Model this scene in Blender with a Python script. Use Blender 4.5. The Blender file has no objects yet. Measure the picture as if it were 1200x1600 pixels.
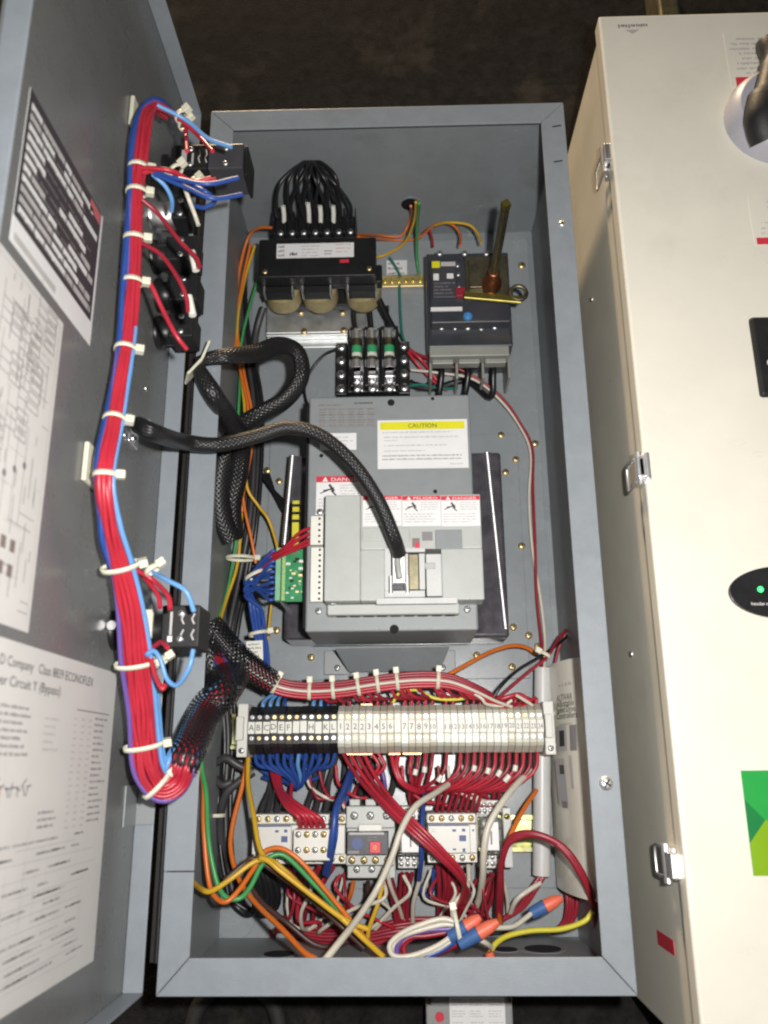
import bpy, math, random
from mathutils import Vector as V, Matrix
random.seed(7)
sc = bpy.context.scene
COL = sc.collection

# ------------------------------------------------------------------ camera, light, exposure
FPX = 1318.3                                   # focal length in pixels of the 1200x1600 photograph
W, H, D = .36, .8101, .2179                    # grey cabinet: width, height, depth (it lies on its back, front up)
CAM = V((.0111, .1657, .9251))
def rotm(a, b, g): return Matrix.Rotation(g, 3, 'Z') @ Matrix.Rotation(b, 3, 'Y') @ Matrix.Rotation(a, 3, 'X')
ROT = rotm(.2911, .0257, -.0072)
cd = bpy.data.cameras.new('camera'); cam = bpy.data.objects.new('camera', cd); COL.objects.link(cam)
cam.matrix_world = Matrix.Translation(CAM) @ ROT.to_4x4()
cd.sensor_fit = 'VERTICAL'; cd.sensor_height = 24; cd.lens = 24 * FPX / 1600
cd.clip_start = .01; cd.clip_end = 100
cd.dof.use_dof = True; cd.dof.focus_distance = .80; cd.dof.aperture_fstop = 4.5
sc.camera = cam

world = bpy.data.worlds.new('World'); sc.world = world; world.use_nodes = True
bg = world.node_tree.nodes['Background']; bg.inputs[0].default_value = (.9, .86, .8, 1); bg.inputs[1].default_value = .068

def lamp(name, kind, loc, aim, energy, color, size):
    l = bpy.data.lights.new(name, kind); l.energy = energy; l.color = color
    if kind == 'AREA': l.shape = 'DISK'; l.size = size
    else: l.shadow_soft_size = size
    o = bpy.data.objects.new(name, l); COL.objects.link(o); o.location = loc
    o.rotation_euler = (V(aim) - V(loc)).to_track_quat('-Z', 'Y').to_euler()
    return o
# the camera's own flash, up and to the right of the lens
FL = CAM + ROT @ V((.050, .035, 0))
lamp('camera_flash', 'AREA', FL, FL + ROT @ V((0, -.12, -1)), 7.5, (1.0, .97, .93), .022)
# a dim warm room lamp low and far off beyond the cabinet's top end
lamp('room_lamp', 'AREA', (-.58, 3.65, .30), (.2, .75, .2), 120, (1, .74, .46), .20)

sc.view_settings.view_transform = 'Standard'; sc.view_settings.look = 'None'
sc.view_settings.exposure = 0; sc.view_settings.gamma = 1
sc.render.engine = 'CYCLES'; sc.cycles.filter_width = 2.2

# ------------------------------------------------------------------ measuring helpers
def ray(px, py): return ROT @ V(((px - 600) / FPX, -(py - 800) / FPX, -1))
def P(px, py, z):
    d = ray(px, py); return CAM + d * ((z - CAM.z) / d.z)
def PX(px, py, x):
    d = ray(px, py); return CAM + d * ((x - CAM.x) / d.x)
def R4(x0, y0, x1, y1, z):
    """photo rectangle at height z -> x0, x1, ylow, yhigh in metres"""
    a, b, c, d = P(x0, y0, z), P(x1, y0, z), P(x0, y1, z), P(x1, y1, z)
    return ((a.x + c.x) / 2, (b.x + d.x) / 2, (c.y + d.y) / 2, (a.y + b.y) / 2)

# ------------------------------------------------------------------ materials
MATS = {}
def mat(name, col, rough=.5, metal=0, var=.10, vscale=40, bump=0, bscale=400, coat=0, emit=0, trans=0, spec=.5, dirt=0, scuff=0):
    m = bpy.data.materials.new(name); m.use_nodes = True
    nt = m.node_tree; b = nt.nodes['Principled BSDF']; N = nt.nodes.new; Lk = nt.links.new
    b.inputs['Roughness'].default_value = rough; b.inputs['Metallic'].default_value = metal
    b.inputs['Specular IOR Level'].default_value = spec
    if coat: b.inputs['Coat Weight'].default_value = coat; b.inputs['Coat Roughness'].default_value = .08
    if trans: b.inputs['Transmission Weight'].default_value = trans
    tc = N('ShaderNodeTexCoord'); tc_out = tc.outputs['Object']
    nz = N('ShaderNodeTexNoise'); nz.inputs['Scale'].default_value = vscale; nz.inputs['Detail'].default_value = 6; nz.inputs['Roughness'].default_value = .65
    Lk(tc_out, nz.inputs['Vector'])
    rp = N('ShaderNodeMapRange'); rp.inputs[1].default_value = .3; rp.inputs[2].default_value = .7
    rp.inputs[3].default_value = 1 - var; rp.inputs[4].default_value = 1 + var
    Lk(nz.outputs['Fac'], rp.inputs[0])
    mx = N('ShaderNodeMix'); mx.data_type = 'RGBA'; mx.blend_type = 'MULTIPLY'; mx.inputs[0].default_value = 1
    mx.inputs[6].default_value = (*col, 1); Lk(rp.outputs[0], mx.inputs[7])
    out = mx.outputs[2]
    if dirt:
        n2 = N('ShaderNodeTexNoise'); n2.inputs['Scale'].default_value = 9; n2.inputs['Detail'].default_value = 9; n2.inputs['Roughness'].default_value = .7
        Lk(tc_out, n2.inputs['Vector'])
        r2 = N('ShaderNodeMapRange'); r2.inputs[1].default_value = .55; r2.inputs[2].default_value = .75; r2.inputs[4].default_value = dirt
        Lk(n2.outputs['Fac'], r2.inputs[0])
        m2 = N('ShaderNodeMix'); m2.data_type = 'RGBA'; Lk(r2.outputs[0], m2.inputs[0]); Lk(out, m2.inputs[6]); m2.inputs[7].default_value = (.10, .085, .07, 1)
        out = m2.outputs[2]
    if scuff:     # thin pale scratches in patches
        n3 = N('ShaderNodeTexNoise'); n3.inputs['Scale'].default_value = 14; n3.inputs['Detail'].default_value = 2; n3.inputs['Distortion'].default_value = 1.2
        mp = N('ShaderNodeMapping'); mp.inputs['Rotation'].default_value = (.3, .5, .7); mp.inputs['Scale'].default_value = (1, 3.5, 1); Lk(tc_out, mp.inputs[0]); Lk(mp.outputs[0], n3.inputs['Vector'])
        s1 = N('ShaderNodeMath'); s1.operation = 'SUBTRACT'; Lk(n3.outputs['Fac'], s1.inputs[0]); s1.inputs[1].default_value = .5
        s2 = N('ShaderNodeMath'); s2.operation = 'ABSOLUTE'; Lk(s1.outputs[0], s2.inputs[0])
        s3 = N('ShaderNodeMath'); s3.operation = 'LESS_THAN'; Lk(s2.outputs[0], s3.inputs[0]); s3.inputs[1].default_value = .0035
        n4 = N('ShaderNodeTexNoise'); n4.inputs['Scale'].default_value = 7; Lk(tc_out, n4.inputs['Vector'])
        s4 = N('ShaderNodeMapRange'); s4.inputs[1].default_value = .56; s4.inputs[2].default_value = .62; s4.inputs[4].default_value = scuff; Lk(n4.outputs['Fac'], s4.inputs[0])
        s5 = N('ShaderNodeMath'); s5.operation = 'MULTIPLY'; Lk(s3.outputs[0], s5.inputs[0]); Lk(s4.outputs[0], s5.inputs[1])
        m3 = N('ShaderNodeMix'); m3.data_type = 'RGBA'; Lk(s5.outputs[0], m3.inputs[0]); Lk(out, m3.inputs[6]); m3.inputs[7].default_value = (.5, .5, .5, 1) if name != 'cream_paint' else (.3, .27, .22, 1)
        out = m3.outputs[2]
    Lk(out, b.inputs['Base Color'])
    rr = N('ShaderNodeMapRange'); rr.inputs[3].default_value = max(0, rough - .08); rr.inputs[4].default_value = min(1, rough + .10)
    Lk(nz.outputs['Fac'], rr.inputs[0]); Lk(rr.outputs[0], b.inputs['Roughness'])
    if bump:
        nb = N('ShaderNodeTexNoise'); nb.inputs['Scale'].default_value = bscale; nb.inputs['Detail'].default_value = 3
        Lk(tc_out, nb.inputs['Vector'])
        bp = N('ShaderNodeBump'); bp.inputs['Strength'].default_value = bump; bp.inputs['Distance'].default_value = .001
        Lk(nb.outputs['Fac'], bp.inputs['Height']); Lk(bp.outputs['Normal'], b.inputs['Normal'])
    if emit: b.inputs['Emission Color'].default_value = (*col, 1); b.inputs['Emission Strength'].default_value = emit
    MATS[name] = m; return m
mat('grey_paint', (.262, .292, .325), .42, var=.06, vscale=60, bump=.15, bscale=900, dirt=.22, scuff=.35)
mat('panel_paint', (.285, .310, .328), .25, var=.06, vscale=30, bump=.10, bscale=700, dirt=.2, scuff=.4)
mat('inner_paint', (.25, .275, .288), .42, var=.08, vscale=30, bump=.2, bscale=700, dirt=.4, scuff=.4)
mat('door_paint', (.165, .170, .170), .27, var=.06, vscale=25, bump=.10, bscale=700, dirt=.25, scuff=.35)
mat('drive_paint', (.265, .285, .295), .40, var=.04, vscale=70, bump=.15, bscale=900)
mat('cream_paint', (.79, .755, .655), .30, var=.03, vscale=20, bump=.08, bscale=900, dirt=.10, scuff=.12)
mat('floor', (.0155, .0145, .0140), .95, var=.7, vscale=70, bump=.6, bscale=420, spec=.15, dirt=.5)
mat('black', (.012, .012, .013), .38, var=.25, bump=.1)
mat('black_matt', (.012, .012, .013), .55, var=.3, bump=.2)
mat('black_wire', (.014, .014, .016), .33, var=.2)
mat('grey_wire', (.05, .048, .05), .4, var=.2)
mat('heatsink', (.105, .098, .115), .16, metal=.35, var=.35, vscale=60, bump=.06, bscale=120, coat=.5)
mat('navy_plastic', (.042, .045, .056), .35, var=.2)
mat('charcoal', (.055, .055, .065), .45, var=.15, bump=.1)
mat('slot', (.004, .004, .005), .8)
mat('red', (.46, .024, .044), .33, var=.12)
mat('dark_red', (.30, .018, .034), .36, var=.15)
mat('blue', (.026, .075, .31), .35, var=.12)
mat('light_blue', (.14, .34, .68), .35, var=.1)
mat('violet', (.15, .09, .34), .35, var=.12)
mat('orange', (.70, .17, .025), .36, var=.1)
mat('yellow', (.66, .40, .03), .36, var=.1)
mat('lemon', (.68, .60, .05), .38, var=.1)
mat('green', (.055, .33, .10), .36, var=.1)
mat('teal', (.02, .19, .15), .4, var=.1)
mat('brown', (.07, .035, .03), .4, var=.15)
mat('white_wire', (.66, .62, .52), .36, var=.07)
mat('nylon', (.72, .70, .56), .42, var=.08)
mat('white_plastic', (.70, .69, .64), .38, var=.05)
mat('beige_plastic', (.56, .55, .46), .40, var=.06)
mat('beige_warm', (.55, .52, .42), .44, var=.08)
mat('beige_pale', (.60, .60, .52), .36, var=.06)
mat('shroud_grey', (.30, .31, .28), .38, var=.08)
mat('black_worn', (.022, .021, .022), .45, var=.3)
mat('tube_plastic', (.58, .58, .57), .35, var=.05)
mat('light_grey_plastic', (.46, .48, .46), .42, var=.05, bump=.1, bscale=1200)
mat('pale_plastic', (.62, .63, .62), .25, var=.04)
mat('clear', (.93, .95, .93), .08, trans=.92, var=.02)
mat('tag_white', (.78, .77, .70), .45, var=.06)
mat('paper', (.66, .65, .63), .55, var=.05, vscale=15)
mat('gloss_paper', (.80, .78, .68), .22, var=.05, vscale=15)
mat('sticker_white', (.80, .80, .80), .4, var=.03)
mat('sticker_red', (.66, .04, .07), .4, var=.06)
mat('sticker_yellow', (.76, .72, .02), .4, var=.04)
mat('ink', (.05, .045, .05), .5)
mat('ink_grey', (.24, .225, .235), .55)
mat('ink_pale', (.50, .48, .48), .55)
mat('ink_brown', (.22, .17, .15), .55)
mat('ink_blue', (.07, .10, .26), .5)
mat('ink_red', (.55, .15, .15), .5)
mat('silver', (.84, .84, .84), .44, metal=1, var=.08)
mat('zinc', (.82, .84, .84), .46, metal=1, var=.12, vscale=80)
mat('chrome', (.90, .90, .92), .38, metal=1, var=.05)
mat('brass', (.90, .72, .38), .45, metal=1, var=.15)
mat('brass_yellow', (.80, .66, .18), .28, metal=1, var=.15)
mat('copper', (.70, .28, .14), .35, metal=1, var=.2)
mat('coil_tan', (.46, .38, .19), .5, var=.2, vscale=150)
mat('pcb', (.03, .26, .10), .35, var=.2, vscale=200)
mat('pcb_light', (.22, .50, .28), .4, var=.15)
mat('fuse_green', (.05, .38, .16), .45, var=.1)
mat('knob_grey', (.42, .42, .47), .4, var=.06)
mat('logo_green', (.02, .34, .06), .35, var=.03)
mat('logo_dark', (.01, .20, .05), .35, var=.03)
mat('logo_lime', (.22, .40, .01), .35, var=.03)
mat('led', (.05, .9, .2), .3, emit=1.5)
mat('coral', (.80, .16, .09), .45, var=.08)
mat('cap_blue', (.05, .13, .33), .45, var=.1)
mat('box_grey', (.30, .30, .30), .5, var=.06, bump=.1)
mat('dark_rubber', (.022, .021, .02), .7, var=.2, bump=.4)
mat('iron', (.27, .24, .16), .45, metal=1, var=.25, vscale=120)
mat('blue_cap', (.06, .25, .55), .4)

def braid_mat(name, col, holes, nu=14, pitch=.0050, bump=.55, rough=.34):
    m = bpy.data.materials.new(name); m.use_nodes = True; nt = m.node_tree; N = nt.nodes.new; Lk = nt.links.new
    b = nt.nodes['Principled BSDF']; b.inputs['Base Color'].default_value = (*col, 1); b.inputs['Roughness'].default_value = rough
    uv = N('ShaderNodeTexCoord'); sep = N('ShaderNodeSeparateXYZ'); Lk(uv.outputs['UV'], sep.inputs[0])
    def M(op, a, b_=None, c=None):
        n = N('ShaderNodeMath'); n.operation = op
        for i, x in enumerate((a, b_, c)):
            if x is None: continue
            if isinstance(x, (int, float)): n.inputs[i].default_value = x
            else: Lk(x, n.inputs[i])
        return n.outputs[0]
    u = M('MULTIPLY', sep.outputs[0], 2 * math.pi * nu); v = M('MULTIPLY', sep.outputs[1], 2 * math.pi / pitch)
    s1 = M('ABSOLUTE', M('SINE', M('MULTIPLY', M('ADD', u, v), .5))); s2 = M('ABSOLUTE', M('SINE', M('MULTIPLY', M('SUBTRACT', u, v), .5)))
    h = M('MAXIMUM', s1, s2)
    bp = N('ShaderNodeBump'); bp.inputs['Strength'].default_value = bump; bp.inputs['Distance'].default_value = .0012
    Lk(h, bp.inputs['Height']); Lk(bp.outputs['Normal'], b.inputs['Normal'])
    if holes:
        al = M('GREATER_THAN', M('MINIMUM', s1, s2), holes)     # open mesh between the strands
        Lk(M('SUBTRACT', 1, al), b.inputs['Alpha'])
    MATS[name] = m
braid_mat('braid', (.014, .014, .015), 0)
braid_mat('braid_fine', (.014, .014, .015), 0, 14, .0044, .5, .36)
braid_mat('braid_open', (.012, .012, .014), .66, 16, .0046)

# rainbow-passivated steel for DIN rails: a yellow chromate film with drifting tint
def chromate():
    m = mat('chromate', (.80, .68, .28), .25, metal=1, var=.1)
    nt = m.node_tree; b = nt.nodes['Principled BSDF']
    tc = nt.nodes.new('ShaderNodeTexCoord'); nz = nt.nodes.new('ShaderNodeTexNoise'); nz.inputs['Scale'].default_value = 45
    nt.links.new(tc.outputs['Object'], nz.inputs['Vector'])
    cr = nt.nodes.new('ShaderNodeValToRGB'); e = cr.color_ramp.elements
    e[0].position = .3; e[0].color = (.75, .62, .25, 1); e[1].position = .7; e[1].color = (.72, .55, .50, 1)
    k = e.new(.45); k.color = (.58, .68, .42, 1); k = e.new(.55); k.color = (.78, .74, .25, 1)
    nt.links.new(nz.outputs['Fac'], cr.inputs[0]); nt.links.new(cr.outputs[0], b.inputs['Base Color'])
chromate()

# ------------------------------------------------------------------ mesh building
TXT = {}
def text_geo(s, bold=False):
    key = s
    if key not in TXT:
        c = bpy.data.curves.new('t', 'FONT'); c.body = s; c.size = 1; c.align_x = 'LEFT'; c.resolution_u = 2
        if bold: c.offset = .02
        o = bpy.data.objects.new('t', c); COL.objects.link(o)
        me = o.to_mesh(); vs = [(v.co.x, v.co.y) for v in me.vertices]; fs = [tuple(p.vertices) for p in me.polygons]
        o.to_mesh_clear(); bpy.data.objects.remove(o); bpy.data.curves.remove(c)
        xs = [v[0] for v in vs] or [0]; x0, x1 = min(xs), max(xs)
        TXT[key] = ([(x - x0, y) for x, y in vs], fs, x1 - x0)
    return TXT[key]

ROOTLOC = {}
class MB:
    def __init__(s): s.v = []; s.f = []; s.m = []; s.mats = []; s.uv = {}; s.smooth = []
    def mi(s, name):
        if name not in s.mats: s.mats.append(name)
        return s.mats.index(name)
    def add(s, vs, fs, m, smooth=False, uvs=None):
        b = len(s.v); s.v += [V(x) for x in vs]; k = s.mi(m)
        for i, f in enumerate(fs):
            s.f.append(tuple(b + j for j in f)); s.m.append(k); s.smooth.append(smooth)
            if uvs: s.uv[len(s.f) - 1] = uvs[i]
        return s
    def box(s, x0, x1, y0, y1, z0, z1, m, tilt=None):
        vs = [V((x, y, z)) for z in (z0, z1) for y in (y0, y1) for x in (x0, x1)]
        if tilt:
            c, Mx = tilt; vs = [V(c) + Mx @ (p - V(c)) for p in vs]
        return s.add(vs, [(0, 2, 3, 1), (4, 5, 7, 6), (0, 1, 5, 4), (1, 3, 7, 5), (3, 2, 6, 7), (2, 0, 4, 6)], m)
    def hexa(s, pts, m):      # 4 bottom, 4 top, same winding (ccw from above)
        return s.add(pts, [(3, 2, 1, 0), (4, 5, 6, 7), (0, 1, 5, 4), (1, 2, 6, 5), (2, 3, 7, 6), (3, 0, 4, 7)], m)
    def frame_axes(s, ax):
        ax = V(ax).normalized(); h = V((0, 0, 1)) if abs(ax.z) < .9 else V((1, 0, 0))
        a = ax.cross(h).normalized(); return ax, a, ax.cross(a)
    def lathe(s, p, ax, prof, m, n=16, cap=True):     # prof: [(distance along axis, radius)]
        ax, a, b = s.frame_axes(ax); p = V(p); vs = []
        for t, r in prof:
            for i in range(n):
                w = 2 * math.pi * i / n; vs.append(p + ax * t + (a * math.cos(w) + b * math.sin(w)) * r)
        fs = [(k * n + i, k * n + (i + 1) % n, (k + 1) * n + (i + 1) % n, (k + 1) * n + i) for k in range(len(prof) - 1) for i in range(n)]
        s.add(vs, fs, m, True)
        if cap:
            k = (len(prof) - 1) * n
            s.add(vs[:n], [tuple(range(n))[::-1]], m); s.add(vs[k:], [tuple(range(n))], m)
        return s
    def cyl(s, p0, p1, r, m, n=12, r1=None):
        p0, p1 = V(p0), V(p1); L = (p1 - p0).length
        return s.lathe(p0, p1 - p0, [(0, r), (L, r if r1 is None else r1)], m, n)
    def tube(s, pts, r, m, n=8, closed=False, flat=1.0, caps=True):
        """pts: list of Vectors already smoothed; r: float or list"""
        k = len(pts); rr = r if isinstance(r, (list, tuple)) else [r] * k
        T = []
        for i in range(k):
            a = pts[(i - 1) % k if closed else max(i - 1, 0)]; b = pts[(i + 1) % k if closed else min(i + 1, k - 1)]
            t = (b - a); T.append(t.normalized() if t.length > 1e-9 else V((1, 0, 0)))
        h = V((0, 0, 1)) if abs(T[0].z) < .9 else V((1, 0, 0))
        nrm = (h - T[0] * h.dot(T[0])).normalized(); vs = []; Ls = [0]
        for i in range(k):
            nrm = (nrm - T[i] * nrm.dot(T[i])); nrm = nrm.normalized() if nrm.length > 1e-6 else T[i].orthogonal().normalized()
            bn = T[i].cross(nrm)
            for j in range(n):
                w = 2 * math.pi * j / n; vs.append(pts[i] + (nrm * math.cos(w) * flat + bn * math.sin(w)) * rr[i])
            if i: Ls.append(Ls[-1] + (pts[i] - pts[i - 1]).length)
        fs = []; uv = []
        for i in range(k if closed else k - 1):
            i2 = (i + 1) % k
            for j in range(n):
                j2 = (j + 1) % n; fs.append((i * n + j, i * n + j2, i2 * n + j2, i2 * n + j))
                uv.append([(j / n, Ls[i]), ((j + 1) / n, Ls[i]), ((j + 1) / n, Ls[i2]), (j / n, Ls[i2])])
        s.add(vs, fs, m, True, uv)
        if caps and not closed:
            s.add(vs[:n], [tuple(range(n))[::-1]], m); s.add(vs[-n:], [tuple(range(n))], m)
        return s
    def build(s, name, parent=None, bevel=0, seg=2, loc=None):
        if parent is None:
            if loc is None:
                xs = [p.x for p in s.v]; ys = [p.y for p in s.v]
                loc = V(((min(xs) + max(xs)) / 2, (min(ys) + max(ys)) / 2, min(p.z for p in s.v)))
            base = V(loc)
        else: base = ROOTLOC[parent.name]
        me = bpy.data.meshes.new(name); me.from_pydata([p - base for p in s.v], [], s.f)
        for n in s.mats: me.materials.append(MATS[n])
        me.polygons.foreach_set('material_index', s.m); me.polygons.foreach_set('use_smooth', s.smooth)
        if s.uv:
            ul = me.uv_layers.new(name='UVMap')
            for fi, c in s.uv.items():
                for li, q in zip(me.polygons[fi].loop_indices, c): ul.data[li].uv = q
        me.update()
        o = bpy.data.objects.new(name, me); COL.objects.link(o)
        if parent is None: o.location = base
        else: o.parent = parent
        ROOTLOC[o.name] = base
        if bevel:
            md = o.modifiers.new('bevel', 'BEVEL'); md.width = bevel; md.segments = seg; md.limit_method = 'ANGLE'; md.angle_limit = .6
        return o

def tag(o, label, cat, group=None, kind=None):
    o['label'] = label; o['category'] = cat
    if group: o['group'] = group
    if kind: o['kind'] = kind
    return o
def empty(name, loc, label, cat, group=None):
    o = bpy.data.objects.new(name, None); COL.objects.link(o); o.location = loc; o.empty_display_size = .02
    ROOTLOC[o.name] = V(loc); return tag(o, label, cat, group)
def part(parent, name, bevel=0, seg=2, **k):
    """decorator-free helper: returns (mb, finish)"""
    mb = MB(); return mb, (lambda: mb.build(name, parent, bevel, seg))

# flat print: every mark lies a hair above the sheet it is printed on
class Sheet:
    def __init__(s, o, u, v, w, h, base, thick=.0003, fn=None):
        s.o, s.u, s.v, s.w, s.h = V(o), V(u).normalized(), V(v).normalized(), w, h
        s.n = s.u.cross(s.v); s.fn = fn; s.mb = MB(); s.t = thick
        if base:
            nu = 12 if fn else 1
            for i in range(nu):
                a, b = w * i / nu, w * (i + 1) / nu
                lo = [s.at(x, y, -1) for x, y in ((a, 0), (b, 0), (b, h), (a, h))]; hi = [s.at(x, y, 0) for x, y in ((a, 0), (b, 0), (b, h), (a, h))]
                s.mb.hexa(lo + hi, base)
    def at(s, x, y, lvl):
        z = s.t + lvl * .00012 if lvl >= 0 else 0
        if s.fn: return s.fn(x, y, z)
        return s.o + s.u * x + s.v * y + s.n * z
    def rect(s, x0, y0, x1, y1, m, lvl=1):
        nu = 6 if s.fn else 1
        for i in range(nu):
            a, b = x0 + (x1 - x0) * i / nu, x0 + (x1 - x0) * (i + 1) / nu
            s.mb.add([s.at(a, y0, lvl), s.at(b, y0, lvl), s.at(b, y1, lvl), s.at(a, y1, lvl)], [(0, 1, 2, 3)], m)
        return s
    def poly(s, pts, m, lvl=1): s.mb.add([s.at(x, y, lvl) for x, y in pts], [tuple(range(len(pts)))], m); return s
    def disc(s, x, y, r, m, lvl=1, n=20, ry=None): return s.poly([(x + r * math.cos(6.2832 * i / n), y + (ry or r) * math.sin(6.2832 * i / n)) for i in range(n)], m, lvl)
    def line(s, x0, y0, x1, y1, t, m, lvl=1):
        d = V((x1 - x0, y1 - y0)); q = V((-d.y, d.x)).normalized() * t / 2
        return s.poly([(x0 - q.x, y0 - q.y), (x1 - q.x, y1 - q.y), (x1 + q.x, y1 + q.y), (x0 + q.x, y0 + q.y)], m, lvl)
    def text(s, t, x, y, size, m, lvl=2, width=None, center=False, turn=0):
        vs, fs, w = text_geo(t); sx = size if width is None else width / max(w, 1e-6)
        ca, sa = math.cos(turn), math.sin(turn)
        off = -w * sx / 2 if center else 0
        pts = [(px * sx + off, py * size) for px, py in vs]
        s.mb.add([s.at(x + a * ca - b * sa, y + a * sa + b * ca, lvl) for a, b in pts], fs, m); return s
    def bars(s, x0, y1, x1, y0, pitch, m, fill=.5, rag=.35, lvl=1, rnd=random):
        """lines of print too small to read"""
        y = y1
        while y - pitch * fill > y0:
            x = x0; end = x1 - (x1 - x0) * rag * rnd.random()
            while x < end:
                w = pitch * rnd.uniform(.8, 3.2); e = min(x + w, end); lw = pitch * fill * .55
                while x < e:
                    tall = rnd.random(); s.mb.add([s.at(q[0], q[1], lvl) for q in ((x, y - pitch * fill * (1.15 if tall < .1 else 1)), (x + lw * rnd.uniform(.5, .95), y - pitch * fill), (x + lw * rnd.uniform(.5, .95), y - pitch * fill * (0 if tall > .6 else .3)), (x, y - pitch * fill * (0 if tall > .7 else .3)))], [(0, 1, 2, 3)], m); x += lw
                x = e + pitch * .45
            y -= pitch
        return s
    def build(s, name, parent=None): return s.mb.build(name, parent)

SCREW = {}
def screw_mesh(r, m, slot='cross'):
    key = (round(r, 5), m, slot)
    if key not in SCREW:
        mb = MB(); n = 14
        mb.lathe((0, 0, 0), (0, 0, 1), [(0, r), (r * .22, r * .97), (r * .42, r * .8), (r * .55, r * .45), (r * .58, r * .2)] if slot == 'cross' else [(0, r), (r * .40, r * .98), (r * .56, r * .92), (r * .58, r * .80)], m, n)
        t = r * .12; z = r * .60
        mb.box(-r * .6, r * .6, -t, t, z - r * .15, z, 'slot')
        if slot == 'cross': mb.box(-t, t, -r * .6, r * .6, z - r * .15, z + r * .01, 'slot')
        o = mb.build('tmp', None, loc=V((0, 0, 0))); SCREW[key] = o.data; bpy.data.objects.remove(o)
    return SCREW[key]
def screw(parent, p, r=.004, m='brass', normal=(0, 0, 1), slot='cross', name='screw'):
    o = bpy.data.objects.new(name, screw_mesh(r, m, slot)); COL.objects.link(o)
    o.parent = parent; o.location = V(p) - ROOTLOC[parent.name]
    q = V((0, 0, 1)).rotation_difference(V(normal)); o.rotation_mode = 'QUATERNION'
    o.rotation_quaternion = q @ Matrix.Rotation(random.uniform(0, 3.1), 3, 'Z').to_quaternion(); return o

# ------------------------------------------------------------------ wires
def spl(pts, per=6):
    """centripetal-ish Catmull-Rom through the points"""
    if len(pts) < 3: return [pts[0].lerp(pts[-1], i / per) for i in range(per + 1)]
    q = [pts[0] * 2 - pts[1]] + list(pts) + [pts[-1] * 2 - pts[-2]]; out = []
    for i in range(1, len(q) - 2):
        a, b, c, d = q[i - 1], q[i], q[i + 1], q[i + 2]
        for k in range(per):
            t = k / per
            out.append(.5 * ((2 * b) + (c - a) * t + (2 * a - 5 * b + 4 * c - d) * t * t + (3 * b - a - 3 * c + d) * t ** 3))
    out.append(q[-2]); return out
def pt(p):
    if isinstance(p, V): return p
    return PX(p[1], p[2], p[3]) if p[0] == 'x' else P(*p)
def wire(pts, m, label, group=None, r=.0017, name=None, n=7, cat='wire', per=6):
    pp = [pt(p) for p in pts]; pp = [p + V((random.uniform(-1, 1), random.uniform(-1, 1), random.uniform(-.5, .5))) * (.0011 if 0 < i < len(pp) - 1 else 0) for i, p in enumerate(pp)]
    mb = MB(); mb.tube(spl(pp, per), r, m, n)
    return tag(mb.build(name or m.replace('dark_', '').replace('light_', '') .replace('_wire', '') + '_wire'), label, cat, group)
def side_of(path, i):
    t = (path[min(i + 1, len(path) - 1)] - path[max(i - 1, 0)]).normalized(); view = (path[i] - CAM).normalized()
    s = t.cross(view).normalized(); return s, -view
def offset(path, a, b, fall=None):
    """a path moved a sideways and b towards the viewer's side; fall scales along the length"""
    out = []
    for i, p in enumerate(path):
        s, w = side_of(path, i); k = fall(i / (len(path) - 1)) if fall else 1
        out.append(p + s * a * k + w * b)
    return out
def wire_v(path, m, label, group=None, r=.0017, name=None, n=7):
    mb = MB(); mb.tube(path, r, m, n)
    return tag(mb.build(name or m.replace('dark_', '').replace('light_', '').replace('_wire', '') + '_wire'), label, 'wire', group)
def cable_tie(c, axis, ra, rb, label, group, tail=None, view=None):
    """loop round a bundle with its square head; axis = direction of the bundle"""
    ax = V(axis).normalized(); vw = ((CAM - c)).normalized() if view is None else V(view)
    a = ax.cross(vw).normalized(); b = a.cross(ax).normalized(); root = empty('cable_tie', c, label, 'cable tie', group)
    mb = MB(); n = 20
    ring = [(c + a * ra * math.cos(6.2832 * i / n) + b * rb * math.sin(6.2832 * i / n)) for i in range(n)]
    out = [(c + a * (ra + .0009) * math.cos(6.2832 * i / n) + b * (rb + .0009) * math.sin(6.2832 * i / n)) for i in range(n)]
    h = ax * .0017; vs = [p - h for p in ring] + [p + h for p in ring] + [p - h for p in out] + [p + h for p in out]; fs = []
    for i in range(n):
        j = (i + 1) % n
        fs += [(i, j, n + j, n + i), (2 * n + j, 2 * n + i, 3 * n + i, 3 * n + j), (i, 2 * n + i, 2 * n + j, j), (n + j, 3 * n + j, 3 * n + i, n + i)]
    mb.add(vs, fs, 'nylon', True); mb.build('strap', root)
    hd = MB(); p = c - a * (ra + .0025) + b * rb * .35; s = .0031
    hd.hexa([p + a * x * s + ax * y * s * .9 + b * z * s for z in (-1, 1) for x, y in ((-1, -1), (1, -1), (1, 1), (-1, 1))], 'nylon')
    hd.build('head', root, .0006); return root
def PY(px, py, y):
    d = ray(px, py); return CAM + d * ((y - CAM.y) / d.y)

# ================================================================== setting
fl = MB(); fl.box(-4, 4, -3, 5, -.05, 0, 'floor'); o = fl.build('floor'); o['kind'] = 'structure'

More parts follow.
